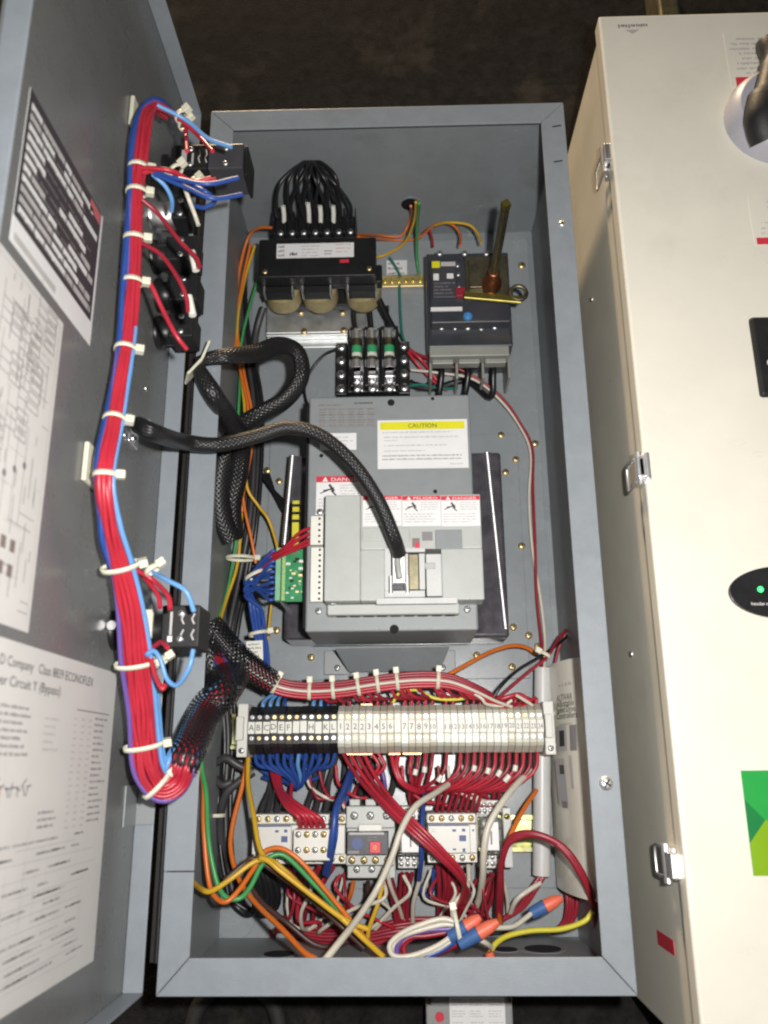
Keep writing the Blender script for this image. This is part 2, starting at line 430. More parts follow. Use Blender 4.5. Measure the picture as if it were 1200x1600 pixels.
# ================================================================== grey cabinet
cab = empty('electrical_cabinet', (0, 0, .001), 'open grey steel electrical cabinet lying on its back, full of wiring', 'cabinet')
w2 = W / 2; ix = .156; iy0, iy1 = .0265, .786; t = .002
m, fin = part(cab, 'back_wall'); m.box(-w2 + t, w2 - t, t, H - t, .001, .003, 'inner_paint'); fin()
for nm, b in (('side_wall', (-w2, -w2 + t, 0, H)), ('side_wall', (w2 - t, w2, 0, H)), ('end_wall', (-w2 + t, w2 - t, 0, t)), ('end_wall', (-w2 + t, w2 - t, H - t, H))):
    m, fin = part(cab, nm); m.box(*b, .001, D - .0021, 'inner_paint'); fin()
g = .00035
def lip(pts, dz=0, name='front_flange'):
    m, fin = part(cab, name, .0006)
    m.hexa([V((x, y, D - .002 + dz)) for x, y in pts] + [V((x, y, D + dz)) for x, y in pts], 'grey_paint'); return fin()
lip([(-w2, 0), (w2, 0), (ix, iy0 - g), (-ix, iy0 - g)])                           # bottom
lip([(ix, iy1 + g), (w2, H), (-w2, H), (-ix, iy1 + g)])
lip([(w2, 2 * g), (w2, H - 2 * g), (ix, iy1 - g), (ix, iy0 + g)])
ys = P(270, 1362, D).y
lip([(-w2, 2 * g), (-ix, iy0 + g), (-ix, ys - .0004), (-w2, ys - .0004)], -.0004)
lip([(-w2, ys + .0004), (-ix, ys + .0004), (-ix, iy1 - g), (-w2, H - 2 * g)])
for px, py, r, mm in ((947, 1224, .0058, 'zinc'), (878, 350, .0034, 'silver')): screw(cab, P(px, py, D), r, mm)
for px, py in ((870, 197), (872, 252)):
    m, fin = part(cab, 'slot'); q = P(px, py, D); m.box(q.x - .0045, q.x + .0045, q.y - .0007, q.y + .0007, D - .0005, D + .0002, 'slot', (q, Matrix.Rotation(.15, 3, 'Z'))); fin()
# conduit openings stamped in the end walls and back
def knockout(p, ax, r, dark):
    m, fin = part(cab, 'knockout'); p = V(p); a = V(ax)
    if dark: m.lathe(p, a, [(0, r), (.0006, r)], 'slot', 24); m.lathe(p, a, [(0, r * 1.25), (.0004, r * 1.22)], 'inner_paint', 24)
    else:
        for k in (1, .72, .45): m.lathe(p, a, [(0, r * k), (.0005 + .0002 * (1 - k), r * k - .0006)], 'panel_paint' if k < .5 else 'inner_paint', 28)
    fin()
for px, py, r in ((848, 1483, .017), (436, 1491, .014), (790, 1484, .011)):
    q = PY(px, py, t); knockout((q.x, t, q.z), (0, 1, 0), r, True)
q = PY(641, 319, H - t); knockout((q.x, H - t, q.z), (0, -1, 0), .011, True)
q = P(366, 1432, .003); knockout((q.x, q.y, .003), (0, 0, 1), .022, False)
# sub-panel bolted to the back
pan = MB(); pan.box(-.171, .171, .047, .795, .006, .0085, 'panel_paint'); pan = pan.build('mounting_panel', cab, .0005)
ZP = .0085
for px, py, r in ((815, 415, .005), (840, 1010, .004), (812, 852, .004), (545, 1065, .003), (606, 337, .004), (475, 515, .004)): screw(pan, P(px, py, ZP), r, 'brass')
for px, py in ((868, 420), (868, 355)): pass
# raised plate that carries the drive
plt = MB(); a = R4(416, 680, 818, 1062, .013); plt.box(*a, ZP, .0125, 'panel_paint'); plt = plt.build('drive_plate', cab, .0008)
for px, py in ((783, 680), (806, 718), (790, 738), (836, 693), (418, 735), (436, 752), (815, 853), (802, 980), (826, 993), (486, 1027), (745, 1024), (800, 1042), (432, 985)):
    screw(plt, P(px, py, .0125), .0042, 'brass')

# ---- door: a shallow pan standing open at right angles, hinged on the left edge
xd = -.206; zf = .563; fx = -.1905
door = MB(); door.box(xd - .0018, xd, 0, H, D - .003, zf, 'door_paint')
door.box(xd, fx, .0018, H - .0018, D - .003, D - .0012, 'grey_paint')      # hinge flange
door.box(xd, fx, .0018, H - .0018, zf - .0018, zf, 'grey_paint')         # free-edge flange
door.box(xd, fx, 0, .0018, D - .003, zf, 'grey_paint'); door.box(xd, fx, H - .0018, H, D - .003, zf, 'grey_paint')
door = door.build('door', cab, .0008)
hg = MB()
for k in range(26):
    y = .02 + k * .0297; hg.cyl((-.1852, y, D - .016), (-.1852, y + .0288, D - .016), .0026, 'black_matt', 10)
hg.box(-.1905, -.1852, .02, .79, D - .0165, D - .0155, 'black_matt'); hg.box(-.1852, -.1803, .02, .79, D - .0155, D - .0145, 'black_matt')
hg.build('hinge', cab)
br = MB(); q0, q1 = P(206, 1226, D), P(246, 1289, D)      # folded bracket on the hinge flange
br.box(xd + .0005, fx + .0005, q1.y, q0.y, D - .0012, D + .0006, 'drive_paint'); br.box(xd, xd + .0015, q1.y, q0.y, D + .0006, D + .030, 'drive_paint')
br.build('hinge_bracket', door, .0005)
# stickers on the inside of the door (u runs towards the hinge, v towards the top)
def door_sheet(top, bottom, zfree, zh, base, name='sticker'):
    return Sheet((xd, bottom, zfree), (0, 0, -1), (0, 1, 0), zfree - zh, top - bottom, base)
A, B_, C_, D_ = [PX(x, y, xd) for x, y in ((50, 140), (160, 340), (140, 545), (12, 365))]
S = door_sheet((A.y + B_.y) / 2, (C_.y + D_.y) / 2, (A.z + D_.z) / 2, (B_.z + C_.z) / 2, 'sticker_white')
w, h = S.w, S.h; rn = random.Random(3)
S.rect(.0, h * .16, w * .97, h, 'ink', 1)
for k in range(11):      # white table rows left open on the black plate
    y1 = h * (.93 - k * .068); x = .03 * w
    while x < w * .93:
        e = min(x + w * rn.uniform(.08, .3), w * .95)
        if rn.random() < .84: S.rect(x, y1 - h * .045, e - w * .012, y1, rn.choice(['sticker_white', 'sticker_white', 'ink_pale']), 2)
        x = e
S.bars(w * .05, h * .90, w * .9, h * .2, h * .068, 'ink_grey', .25, .3, 3, rn)
S.rect(w * .80, h * .90, w * .96, h * .985, 'ink_red', 2)
S.rect(w * .03, h * .03, w * .5, h * .075, 'ink_pale', 1)
S.build('rating_plate', door)
A, B_, C_ = [PX(x, y, xd) for x, y in ((10, 392), (101, 510), (40, 988))]
S = door_sheet((A.y + B_.y) / 2, C_.y, zf - .025, (B_.z + C_.z) / 2, 'paper'); w, h = S.w, S.h; rn = random.Random(5)
S.line(.004, h - .004, w - .004, h - .004, .0006, 'ink_pale'); S.line(w - .004, .004, w - .004, h - .004, .0006, 'ink_pale')
for k in range(70):
    x, y = w * rn.uniform(.03, .9), h * rn.uniform(.05, .95); L = rn.uniform(.006, .03)
    if rn.random() < .5: S.line(x, y, min(x + L, w * .95), y, .0005, rn.choice(['ink_pale', 'ink_grey', 'ink_pale']))
    else: S.line(x, y, x, min(y + L, h * .97), .0007, rn.choice(['ink_grey', 'ink_grey', 'ink_brown']))
def outline(x, y, bw, bh, m_='ink_grey', t_=.0006):
    S.line(x, y, x + bw, y, t_, m_, 2); S.line(x, y + bh, x + bw, y + bh, t_, m_, 2); S.line(x, y, x, y + bh, t_, m_, 2); S.line(x + bw, y, x + bw, y + bh, t_, m_, 2)
for x, y, n in ((.55, .77, 4), (.3, .80, 3), (.62, .63, 5), (.75, .86, 5), (.22, .42, 4), (.50, .52, 3), (.35, .66, 3)):
    for k in range(n): outline(w * x, h * y + k * .0065, .014, .0045); S.line(w * x - .012, h * y + k * .0065 + .002, w * x, h * y + k * .0065 + .002, .0005, 'ink_grey', 2)
    S.line(w * x - .012, h * y - .008, w * x - .012, h * y + n * .0065 + .006, .0005, 'ink_grey', 2)
for k in range(5): S.line(w * (.2 + .12 * k), h * .28, w * (.2 + .12 * k), h * .58, .0005, 'ink_grey', 2); S.disc(w * (.2 + .12 * k), h * (.34 + .03 * k), .0022, 'ink_grey', 2)
for x, y in ((.5, .2), (.62, .2), (.5, .13), (.62, .13)): S.rect(w * x, h * y, w * x + .006, h * y + .007, 'ink_brown', 2)
S.bars(w * .60, h * .95, w * .93, h * .70, .0055, 'ink_pale', .4, .5, 1, rn); S.bars(w * .08, h * .6, w * .4, h * .45, .0055, 'ink_pale', .4, .5, 1, rn)
S.build('wiring_diagram', door)
A, B_, C_ = [PX(x, y, xd) for x, y in ((0, 995), (182, 1052), (146, 1496))]
zl = zf - .025; S = door_sheet((A.y + B_.y) / 2, C_.y - .002, zl, (B_.z + C_.z) / 2, 'paper'); w, h = S.w, S.h; rn = random.Random(9)
ua = zl - A.z            # where the photograph's left edge cuts the sheet
S.text('Square D Company   Class 8839 ECONOFLEX', ua - .024, h - .014, .0082, 'ink', width=w * .80 - ua + .026)
S.text('Power Circuit Y (Bypass)', ua - .012, h - .0245, .0082, 'ink', width=(w - ua) * .52)
S.bars(ua, h - .034, ua + (w - ua) * .27, h - .062, .0042, 'ink_grey', .45, .3, 1, rn)
S.bars(ua + (w - ua) * .36, h - .038, ua + (w - ua) * .48, h - .062, .0045, 'ink_pale', .4, .4, 1, rn)
for k, x in enumerate((.60, .67, .74)): S.bars(ua + (w - ua) * x, h - .036, ua + (w - ua) * (x + .035), h - .105, .0042, 'ink_pale', .35, .2, 1, rn)
S.bars(ua + (w - ua) * .80, h - .034, ua + (w - ua) * .96, h - .105, .0042, 'ink_grey', .4, .55, 1, rn)
S.line(ua + (w - ua) * .62, h - .031, w * .96, h - .031, .0008, 'ink_grey')
x = ua
for k in range(9):       # large hand-written row, not legible in the photograph
    S.line(x, h - .075 - rn.random() * .004, x + rn.uniform(-.002, .004), h - .083, .0012, 'ink_red' if k == 3 else 'ink_grey', 2)
    S.line(x - .002, h - .078, x + .004, h - .076 + rn.uniform(-.004, .004), .0011, 'ink_grey', 2); x += .0068
S.bars(ua + (w - ua) * .38, h - .092, ua + (w - ua) * .52, h - .105, .004, 'ink_grey', .45, .2, 1, rn)
y = h - .112
while y > .01:
    S.line(ua + rn.random() * w * .2, y, w * rn.uniform(.75, .95), y - rn.uniform(0, .0015), .0004, 'ink_pale')
    for k in range(rn.randint(4, 8)):
        x = rn.uniform(ua, w * .82); S.bars(x, y + .004, x + rn.uniform(.01, .035), y + .0005, .0036, rn.choice(['ink_pale', 'ink_grey', 'ink_grey', 'ink_grey']), .4, .1, 1, rn)
    y -= rn.uniform(.0055, .009)
for k in range(8): x = rn.uniform(ua, w * .9); y = rn.uniform(.03, h - .15); S.line(x, y, x, y + rn.uniform(.01, .05), .0004, 'ink_pale')
S.build('circuit_sheet', door)
for px, py, r in ((178, 60, .003),): pass

# ================================================================== cream enclosure alongside
cx, cz, cy0, cy1 = .210, .2655, -.040, .8695
enc = empty('cream_enclosure', (cx + .2, .41, .001), 'tall cream painted drive enclosure lying upside down beside the grey cabinet', 'enclosure')
m, fin = part(enc, 'body', .002); m.box(cx + .004, cx + .42, cy0 + .004, cy1 - .004, .001, cz - .020, 'cream_paint'); fin()
m, fin = part(enc, 'door', .0025, 3); m.box(cx, cx + .424, cy0, cy1, cz - .0185, cz, 'cream_paint'); fin()
def latch(px, py, tilt):
    q = PX(px, py, cx); y, z = q.y, q.z; x = cx + .004
    lt = MB(); lt.box(x - .004, x, y - .012, y + .012, z - .012, z + .012, 'chrome'); lt.box(x - .009, x - .004, y - .008, y + .008, z - .004, z + .010, 'chrome'); lt = lt.build('latch', enc, .0012)
    b = MB(); loop = [V((x - .006 - .004 * math.sin(tilt), y + s_, z + u)) for s_, u in ((-.010, 0), (-.011, -.022), (-.008, -.027), (.008, -.027), (.011, -.022), (.010, 0))]
    b.tube(spl(loop, 4), .0015, 'chrome', 8); b.build('bail', lt)
    b = MB(); b.cyl((x - .007, y - .014, z + .004), (x - .007, y + .014, z + .004), .0035, 'silver', 12); b.build('pivot', lt)
    k = MB(); k.box(x - .010, x - .001, y - .009, y + .009, z + .010, min(z + .026, cz - .004), 'chrome'); k.build('lever', lt, .001)
    for s_ in (-1, 1): screw(lt, (x - .004, y + s_ * .0105, z - .006), .002, 'silver', (-1, 0, 0))
latch(948, 255, .4); latch(1003, 735, .8); latch(1046, 1348, .2)
for px, py in ((925, 468), (987, 1022)): screw(enc, PX(px, py, cx + .004), .003, 'silver', (-1, 0, 0), name='rivet')
# a red label's reflection, put in as a coloured strip low on the side
q = PX(1035, 1478, cx + .004); S = Sheet((cx + .004, q.y + .010, q.z - .012), (0, -1, 0), (0, 0, 1), .011, .045, 'sticker_red'); S.build('red_reflection', enc)
# front of the cream enclosure; its print stands on its head
def front(px, py): return P(px, py, cz)
def inv_sheet(px0, py0, px1, py1, base):   # u runs -x, v runs -y: upside-down print
    a, b = front(px0, py0), front(px1, py1); return Sheet((b.x, a.y, cz), (-1, 0, 0), (0, -1, 0), b.x - a.x, a.y - b.y, base)
S = inv_sheet(1130, 52, 1262, 134, 'cream_paint'); w, h = S.w, S.h
S.rect(0, h * .82, w * .93, h, 'sticker_red'); S.text('DANGER', w * .16, h * .85, h * .13, 'sticker_white', width=w * .6)
S.poly([(w * .04, h * .85), (w * .12, h * .85), (w * .08, h * .97)], 'sticker_white', 2)
S.bars(w * .02, h * .78, w * .96, h * .02, h * .09, 'ink_pale', .5, .2, 1, random.Random(2)); S.build('danger_sticker', enc)
S = inv_sheet(1168, 308, 1300, 380, 'cream_paint'); w, h = S.w, S.h
S.rect(0, h * .86, w * .97, h, 'sticker_red'); S.bars(w * .05, h * .8, w * .95, h * .05, h * .11, 'ink_pale', .4, .3, 1, random.Random(4)); S.build('warning_sticker', enc)
S = inv_sheet(960, 36, 1013, 54, None); w, h = S.w, S.h
S.bars(0, h * .45, w, h * .02, h * .36, 'ink_grey', .8, .05, 1, random.Random(8)); S.poly([(w * .25, h * .6), (w * .7, h * .6), (w * .48, h * .95)], 'ink_pale'); S.build('maker_mark', enc)
# rotary handle
kc = P(1212, 190, cz); kn = MB()
kn.lathe((kc.x, kc.y, cz), (0, 0, 1), [(0, .048), (.012, .047), (.020, .043), (.022, .040)], 'knob_grey', 48)
kn = kn.build('rotary_handle', enc)
S = Sheet((0, 0, 0), (1, 0, 0), (0, 1, 0), 1, 1, None); S.o = V((kc.x, kc.y, cz + .0135)); 
for k in range(2):
    pass
gp = MB(); pts = [P(1205, 215, cz + .03), P(1198, 190, cz + .036), P(1206, 150, cz + .038), P(1216, 100, cz + .036), P(1206, 66, cz + .034)]
gp.tube(spl(pts, 6), [.019] * 6 + [.020] * 6 + [.016] * 6 + [.014] * 6 + [.013], 'black_matt', 14, flat=.8); gp.lathe((kc.x + .002, kc.y - .010, cz + .02), (0, 0, 1), [(0, .030), (.018, .027), (.022, .022)], 'black_matt', 28); gp.build('grip', kn)
S = Sheet((kc.x - .046, kc.y - .030, cz + .022), (.80, -.6, 0), (.6, .80, 0), .02, .02, None)
S.text('I', .006, .006, .010, 'ink_grey'); S.build('mark', kn)
# keypad, oval badge with lit lamp, green emblem
a = R4(1176, 498, 1320, 622, cz); k = MB(); k.box(*a, cz, cz + .006, 'black_matt'); k = k.build('keypad', enc, .003, 3)
S = Sheet((a[0], a[2], cz + .006), (1, 0, 0), (0, 1, 0), a[1] - a[0], a[3] - a[2], None); S.disc(.012, .030, .0035, 'white_plastic'); S.build('keypad_mark', k)
c = P(1226, 926, cz); k = MB(); n = 40
a_, b_ = .044, .021
k.hexa; vs = [V((c.x + a_ * math.cos(6.2832 * i / n), c.y + b_ * math.sin(6.2832 * i / n), cz + z)) for z in (0, .003) for i in range(n)]
k.add(vs, [tuple(range(n, 2 * n))] + [(i, (i + 1) % n, n + (i + 1) % n, n + i) for i in range(n)], 'black'); k = k.build('oval_badge', enc, .0006)
q = P(1188, 921, cz + .003); S = Sheet((c.x - a_, c.y - b_, cz + .003), (1, 0, 0), (0, 1, 0), 2 * a_, 2 * b_, None)
S.disc(q.x - c.x + a_, q.y - c.y + b_, .0024, 'led'); S.disc(q.x - c.x + a_, q.y - c.y + b_, .0005, 'sticker_white', 2)
q = P(1174, 947, cz + .003); S.bars(q.x - c.x + a_, q.y - c.y + b_ + .003, q.x - c.x + a_ + .04, q.y - c.y + b_, .0035, 'ink_pale', .7, .1, 1, random.Random(1)); S.build('power_lamp', k)
a, b = front(1157, 1204), front(1290, 1368); S = Sheet((a.x, b.y, cz), (1, 0, 0), (0, 1, 0), b.x - a.x, a.y - b.y, 'logo_green'); w, h = S.w, S.h
S.rect(0, 0, w, h, 'logo_green'); S.poly([(0, h * .30), (w * .26, h * .52), (0, h * .72)], 'logo_dark', 2); S.poly([(0, 0), (w, 0), (w, h * .45), (w * .26, h * .52), (0, h * .30)], 'logo_lime', 2); S.build('green_emblem', enc)

# ================================================================== on the floor below the cabinet
a = R4(666, 1556, 802, 1640, .06); bx = empty('junction_box', ((a[0] + a[1]) / 2, (a[2] + a[3]) / 2, 0), 'small grey box with white data label beyond the lower cabinet flange', 'box')
m, fin = part(bx, 'housing', .002); m.box(a[0], a[1], a[2], a[3], .0, .06, 'box_grey'); fin()
S = Sheet((P(703, 1600, .06).x, a[2] + .004, .06), (1, 0, 0), (0, 1, 0), P(790, 1600, .06).x - P(703, 1600, .06).x, P(700, 1557, .06).y - a[2] - .004, 'sticker_white')
w, h = S.w, S.h; rn = random.Random(6)
for i in range(3):
    for j in range(4): S.bars(w * (.04 + .33 * i), h * (.95 - .24 * j), w * (.30 + .33 * i), h * (.77 - .24 * j), h * .055, rn.choice(['ink_pale', 'ink_grey', 'ink_pale']), .5, .3, 1, rn)
S.build('data_label', bx)
q = P(687, 1589, .06); m, fin = part(bx, 'red_button'); m.lathe((q.x, q.y, .06), (0, 0, 1), [(0, .0042), (.001, .004)], 'sticker_red', 18); fin()
for px, py in ((671, 1565), (796, 1562)): screw(bx, P(px, py, .06), .0028, 'iron')
# ring-shaped dark object on the floor
q = P(368, 1592, .01); rg = MB(); rg.tube([V((q.x + .042 * math.cos(6.2832 * i / 40), q.y - .01 + .042 * math.sin(6.2832 * i / 40), .008)) for i in range(40)], .008, 'dark_rubber', 10, closed=True)
tag(rg.build('rubber_ring'), 'dark rubber ring lying on the floor below the cabinet', 'ring')
# pieces lying beyond the cream enclosure's top end
for px0, px1, mm, lab in ((1030, 1062, 'iron', 'brown metal offcut lying beyond the cream enclosure top'), ):
    a, b = P(px0, 12, .05), P(px1, 12, .05); k = MB(); k.box(a.x, b.x, a.y - .02, a.y + .12, 0, .05, mm); tag(k.build('metal_offcut', None, .003), lab, 'metal bar')
# ================================================================== three-phase transformer at the top
ZT = .112
tr = empty('transformer', (P(497, 430, .02).x, P(497, 430, .02).y, ZP), 'black three-coil transformer with tan windings and white nameplate', 'transformer')
a = R4(404, 372, 596, 432, ZT); tx0, tx1, ty0, ty1 = a
m, fin = part(tr, 'core', .0015); m.box(tx0, tx1 - .006, ty0, ty1, ZT - .020, ZT, 'black'); m.box(tx0 - .003, tx1, ty0 + .004, ty1 - .022, ZT - .034, ZT - .0202, 'black'); m.box(tx0 + .004, tx1 - .008, ty0 + .004, ty1, .032, .044, 'black_matt'); m.box(tx0 + .004, tx1 - .008, ty1 - .014, ty1, .044, ZT - .034, 'black_matt'); fin()
for px in (440, 498, 567):
    c = P(px, 452, .072); yy = ty0 + .012
    cl = MB(); cl.lathe((c.x, yy, .044), (0, 0, 1), [(0, .017), (.003, .0205)] + [(.003 + k * .0034, .0205 + .0004 * (k % 2)) for k in range(1, 9)] + [(.036, .017)], 'coil_tan', 28); cl = cl.build('winding', tr)
    k = MB(); k.box(c.x - .0165, c.x - .0150, ty0 - .0105, ty0 - .0008, ZT - .030, ZT - .016, 'silver'); k.box(c.x + .0150, c.x + .0165, ty0 - .0105, ty0 - .0008, ZT - .030, ZT - .016, 'silver'); k.box(c.x - .0148, c.x + .0148, ty0 - .0085, ty0 - .0008, ZT - .033, ZT - .018, 'black'); k.build('clip', cl)
m, fin = part(tr, 'mounting_foot', .001); a = R4(416, 488, 572, 520, .022); m.box(a[0], a[1], a[2], a[3] + .02, .018, .022, 'zinc'); m.box(a[0], a[1], a[2] - .014, a[2], ZP, .0115, 'zinc'); m.box(a[0], a[1], a[2] - .0035, a[2] + .0005, .0115, .022, 'zinc'); fin()
for px, py in ((470, 488), (535, 488), (475, 518), (537, 516)): screw(tr, P(px, py, .022), .0042, 'brass')
# terminal block on the far edge
a = R4(428, 332, 556, 366, ZT + .004); m, fin = part(tr, 'terminal_block', .0006); m.box(a[0], a[1], a[2], a[3], ZT - .03, ZT - .004, 'black'); pitch = (a[1] - a[0]) / 7
for k in range(8): x = a[0] + k * pitch; m.box(max(x - .0012, a[0]), min(x + .0012, a[1]), a[2], a[3] + .002, ZT - .004, ZT + .008, 'black')
tb = fin()
for k in range(7): screw(tb, (a[0] + (k + .5) * pitch, a[2] + .008, ZT - .004), .0036, 'zinc')
TB = [(a[0] + (k + .5) * pitch, a[3] - .004, ZT - .001) for k in range(7)]
q0, q1 = P(432, 404, ZT), P(553, 379, ZT); S = Sheet((q0.x, q0.y, ZT), (1, 0, 0), (0, 1, 0), q1.x - q0.x, q1.y - q0.y, 'sticker_white'); w, h = S.w, S.h; rn = random.Random(12)
S.bars(w * .02, h * .9, w * .10, h * .1, h * .3, 'ink_grey', .6, .2, 1, rn); S.bars(w * .17, h * .4, w * .27, h * .1, h * .28, 'ink', .8, 0, 1, rn); S.bars(w * .32, h * .85, w * .6, h * .1, h * .22, 'ink_pale', .4, .3, 1, rn); S.bars(w * .62, h * .5, w * .72, h * .1, h * .2, 'ink_grey', .5, .2, 1, rn); S.bars(w * .76, h * .9, w * .97, h * .1, h * .25, 'ink_red', .2, .3, 1, rn); S.build('nameplate', tr)
q = P(538, 408, ZT); m, fin = part(tr, 'red_mark'); m.box(q.x - .005, q.x + .005, q.y - .002, q.y + .002, ZT, ZT + .0004, 'sticker_red'); fin()
for px, py in ((414, 425), (577, 420)): screw(tr, P(px, py, ZT), .003, 'brass')

# leads gathered above the transformer terminals
top = P(486, 250, .150)
for k, (x, y, z) in enumerate(TB + TB[1:6]):
    off = (k - 5.5) * .0022; e = V((x + (.002 if k > 6 else 0), y - .002, z))
    up = V((x * .55 + top.x * .45 + off, y + .020, .148 + .004 * (k % 3))); bend = V((top.x + off * .6, top.y - .004, .150 + .002 * (k % 2)))
    wire_v(spl([e, V((x + off * .2, y + .006, z + .016)), up, bend, V((top.x + off * .3, min(top.y + .022, .803), .118)), V((top.x + off * .3, .800, .080))], 7), 'black_wire', 'black lead arching up from the transformer terminals', 'black leads on the transformer terminals', .0021)
for px, l in ((483, 12), (444, 8), (501, 8), (521, 8)):
    mb = MB(); e = P(px, 347, ZT + .006); mb.tube([e, e + V((.001, .004, .004 + l * .0007)), e + V((.001, .008, .008 + l * .0012))], .0026, 'tag_white', 8)
    tag(mb.build('wire_marker'), 'white sleeve marker on a black transformer lead', 'wire marker', 'white markers on the transformer leads')

# ================================================================== ground bar and small stuff
a = R4(596, 428, 662, 447, .016); gb = MB(); gb.box(*a, ZP + .0035, .015, 'brass'); gbx = empty('ground_bar', ((a[0] + a[1]) / 2, (a[2] + a[3]) / 2, ZP), 'short brass grounding bar with screws left of the breaker', 'ground bar')
gb.build('bar', gbx, .001); m, fin = part(gbx, 'standoff'); m.box(a[0] + .004, a[1] - .004, a[2] + .003, a[3] - .003, ZP, ZP + .0034, 'white_plastic'); fin()
for k in range(6): screw(gbx, (a[0] + (k + .5) * (a[1] - a[0]) / 6, (a[2] + a[3]) / 2, .015), .0033, 'brass_yellow', slot='one')
a = R4(604, 404, 636, 430, .013); S = Sheet((a[0], a[2], ZP), (1, 0, 0), (0, 1, 0), a[1] - a[0], a[3] - a[2], 'sticker_white', .0006); S.bars(.002, S.h * .9, S.w * .9, 0, S.h * .3, 'ink_grey', .5, .3); tag(S.build('ground_label'), 'white label stuck on the panel above the brass grounding bar', 'label')

# ================================================================== circuit breaker with operating mechanism
ZB = .092
a = R4(668, 384, 800, 532, ZB); bx0, bx1, by0, by1 = a
bk = empty('circuit_breaker', ((bx0 + bx1) / 2, (by0 + by1) / 2, ZP), 'dark three-pole circuit breaker with clear terminal shroud and rotary shaft', 'circuit breaker')
m, fin = part(bk, 'case', .0015); m.box(bx0, bx1, by0, by1, ZP, ZB - .014, 'navy_plastic'); m.box(bx0 + .003, bx1 - .003, by0 + .022, by1 - .018, ZB - .0141, ZB, 'navy_plastic'); fin()
def bq(px, py, z=ZB): return P(px, py, z)
m, fin = part(bk, 'trip_unit', .001); q0, q1 = bq(676, 468), bq(711, 410); m.box(q0.x, q1.x, q0.y, q1.y, ZB, ZB + .004, 'charcoal'); tu = fin()
S = Sheet((q0.x, q0.y, ZB + .004), (1, 0, 0), (0, 1, 0), q1.x - q0.x, q1.y - q0.y, None); w, h = S.w, S.h
S.rect(w * .0, h * .80, w * .34, h * .98, 'sticker_yellow'); S.rect(w * .38, h * .84, w, h * .96, 'ink_pale'); S.rect(w * .05, h * .46, w * .28, h * .64, 'sticker_white'); S.rect(w * .62, h * .5, w * .9, h * .64, 'sticker_white'); S.bars(w * .05, h * .40, w * .95, h * .05, h * .09, 'ink_grey', .4, .4); S.build('settings_plate', tu)
m, fin = part(bk, 'white_strip'); q0, q1 = bq(673, 487), bq(722, 480); m.box(q0.x, q1.x, q0.y, q1.y, ZB, ZB + .001, 'sticker_white'); fin()
q = bq(731, 495); m, fin = part(bk, 'blue_button'); m.lathe((q.x, q.y, ZB), (0, 0, 1), [(0, .0052), (.003, .005), (.004, .003)], 'blue_cap', 18); fin()
m, fin = part(bk, 'red_lever', .0006); q = bq(719, 460); m.box(q.x - .005, q.x + .005, q.y - .006, q.y + .005, ZB, ZB + .007, 'dark_red'); fin()
for px, py in ((687, 396), (726, 396), (760, 396), (690, 512), (711, 513), (731, 512), (752, 514), (773, 511)): screw(bk, P(px, py, ZB - .014), .0036 if px not in (711, 752) else .0026, 'zinc')
for px, py in ((715, 415), (716, 429), (717, 448), (742, 415), (742, 448)): screw(bk, bq(px, py), .0024, 'silver')
# mechanism: bracket, yoke, lever with ring, shaft standing out of the panel
mc = P(768, 450, ZB); m, fin = part(bk, 'bracket', .0008); q0, q1 = bq(728, 470), bq(792, 402); m.box(q0.x, q1.x, q0.y, q1.y, ZB, ZB + .0035, 'iron'); m.box(q0.x + .004, q1.x - .012, q0.y + .010, q1.y - .010, ZB + .0036, ZB + .011, 'iron'); mech = fin()
m, fin = part(bk, 'lever', .0008); zl = ZB + .022
p0, p1 = P(725, 462, zl), P(815, 470, zl); ax = (p1 - p0).normalized(); nn = V((-ax.y, ax.x, 0)) * .0042
m.hexa([p0 - nn, p1 - nn, p1 + nn, p0 + nn] + [x + V((0, 0, .003)) for x in (p0 - nn, p1 - nn, p1 + nn, p0 + nn)], 'brass_yellow'); lev = fin()
rg = MB(); c = P(810, 458, zl + .001); rg.tube([c + V((.0085 * math.cos(6.2832 * i / 24), .0085 * math.sin(6.2832 * i / 24), 0)) for i in range(24)], .0024, 'iron', 8, closed=True); rg.build('ring', lev)
s0 = P(768, 446, ZB + .011); s0 = V((s0.x, s0.y, ZB + .011)); s1 = PX(796, 322, s0.x + .003); s1 = V((s0.x, s0.y, s1.z))
m, fin = part(bk, 'hub'); m.lathe(s0, (0, 0, 1), [(0, .011), (.008, .010), (.010, .007), (.026, .0065), (.027, .005)], 'copper', 20); fin()
m, fin = part(bk, 'shaft', .0008); m.box(s0.x - .0034, s0.x + .0034, s0.y - .0034, s0.y + .0034, s0.z + .024, s1.z, 'iron', ((s0.x, s0.y, s0.z), Matrix.Rotation(.5, 3, 'Z'))); sh = fin()
k = MB(); k.box(s0.x - .0035, s0.x + .0035, s0.y - .0035, s0.y + .0035, s1.z - .006, s1.z + .0008, 'brass_yellow', ((s0.x, s0.y, s0.z), Matrix.Rotation(.5, 3, 'Z'))); k.build('shaft_tip', sh)
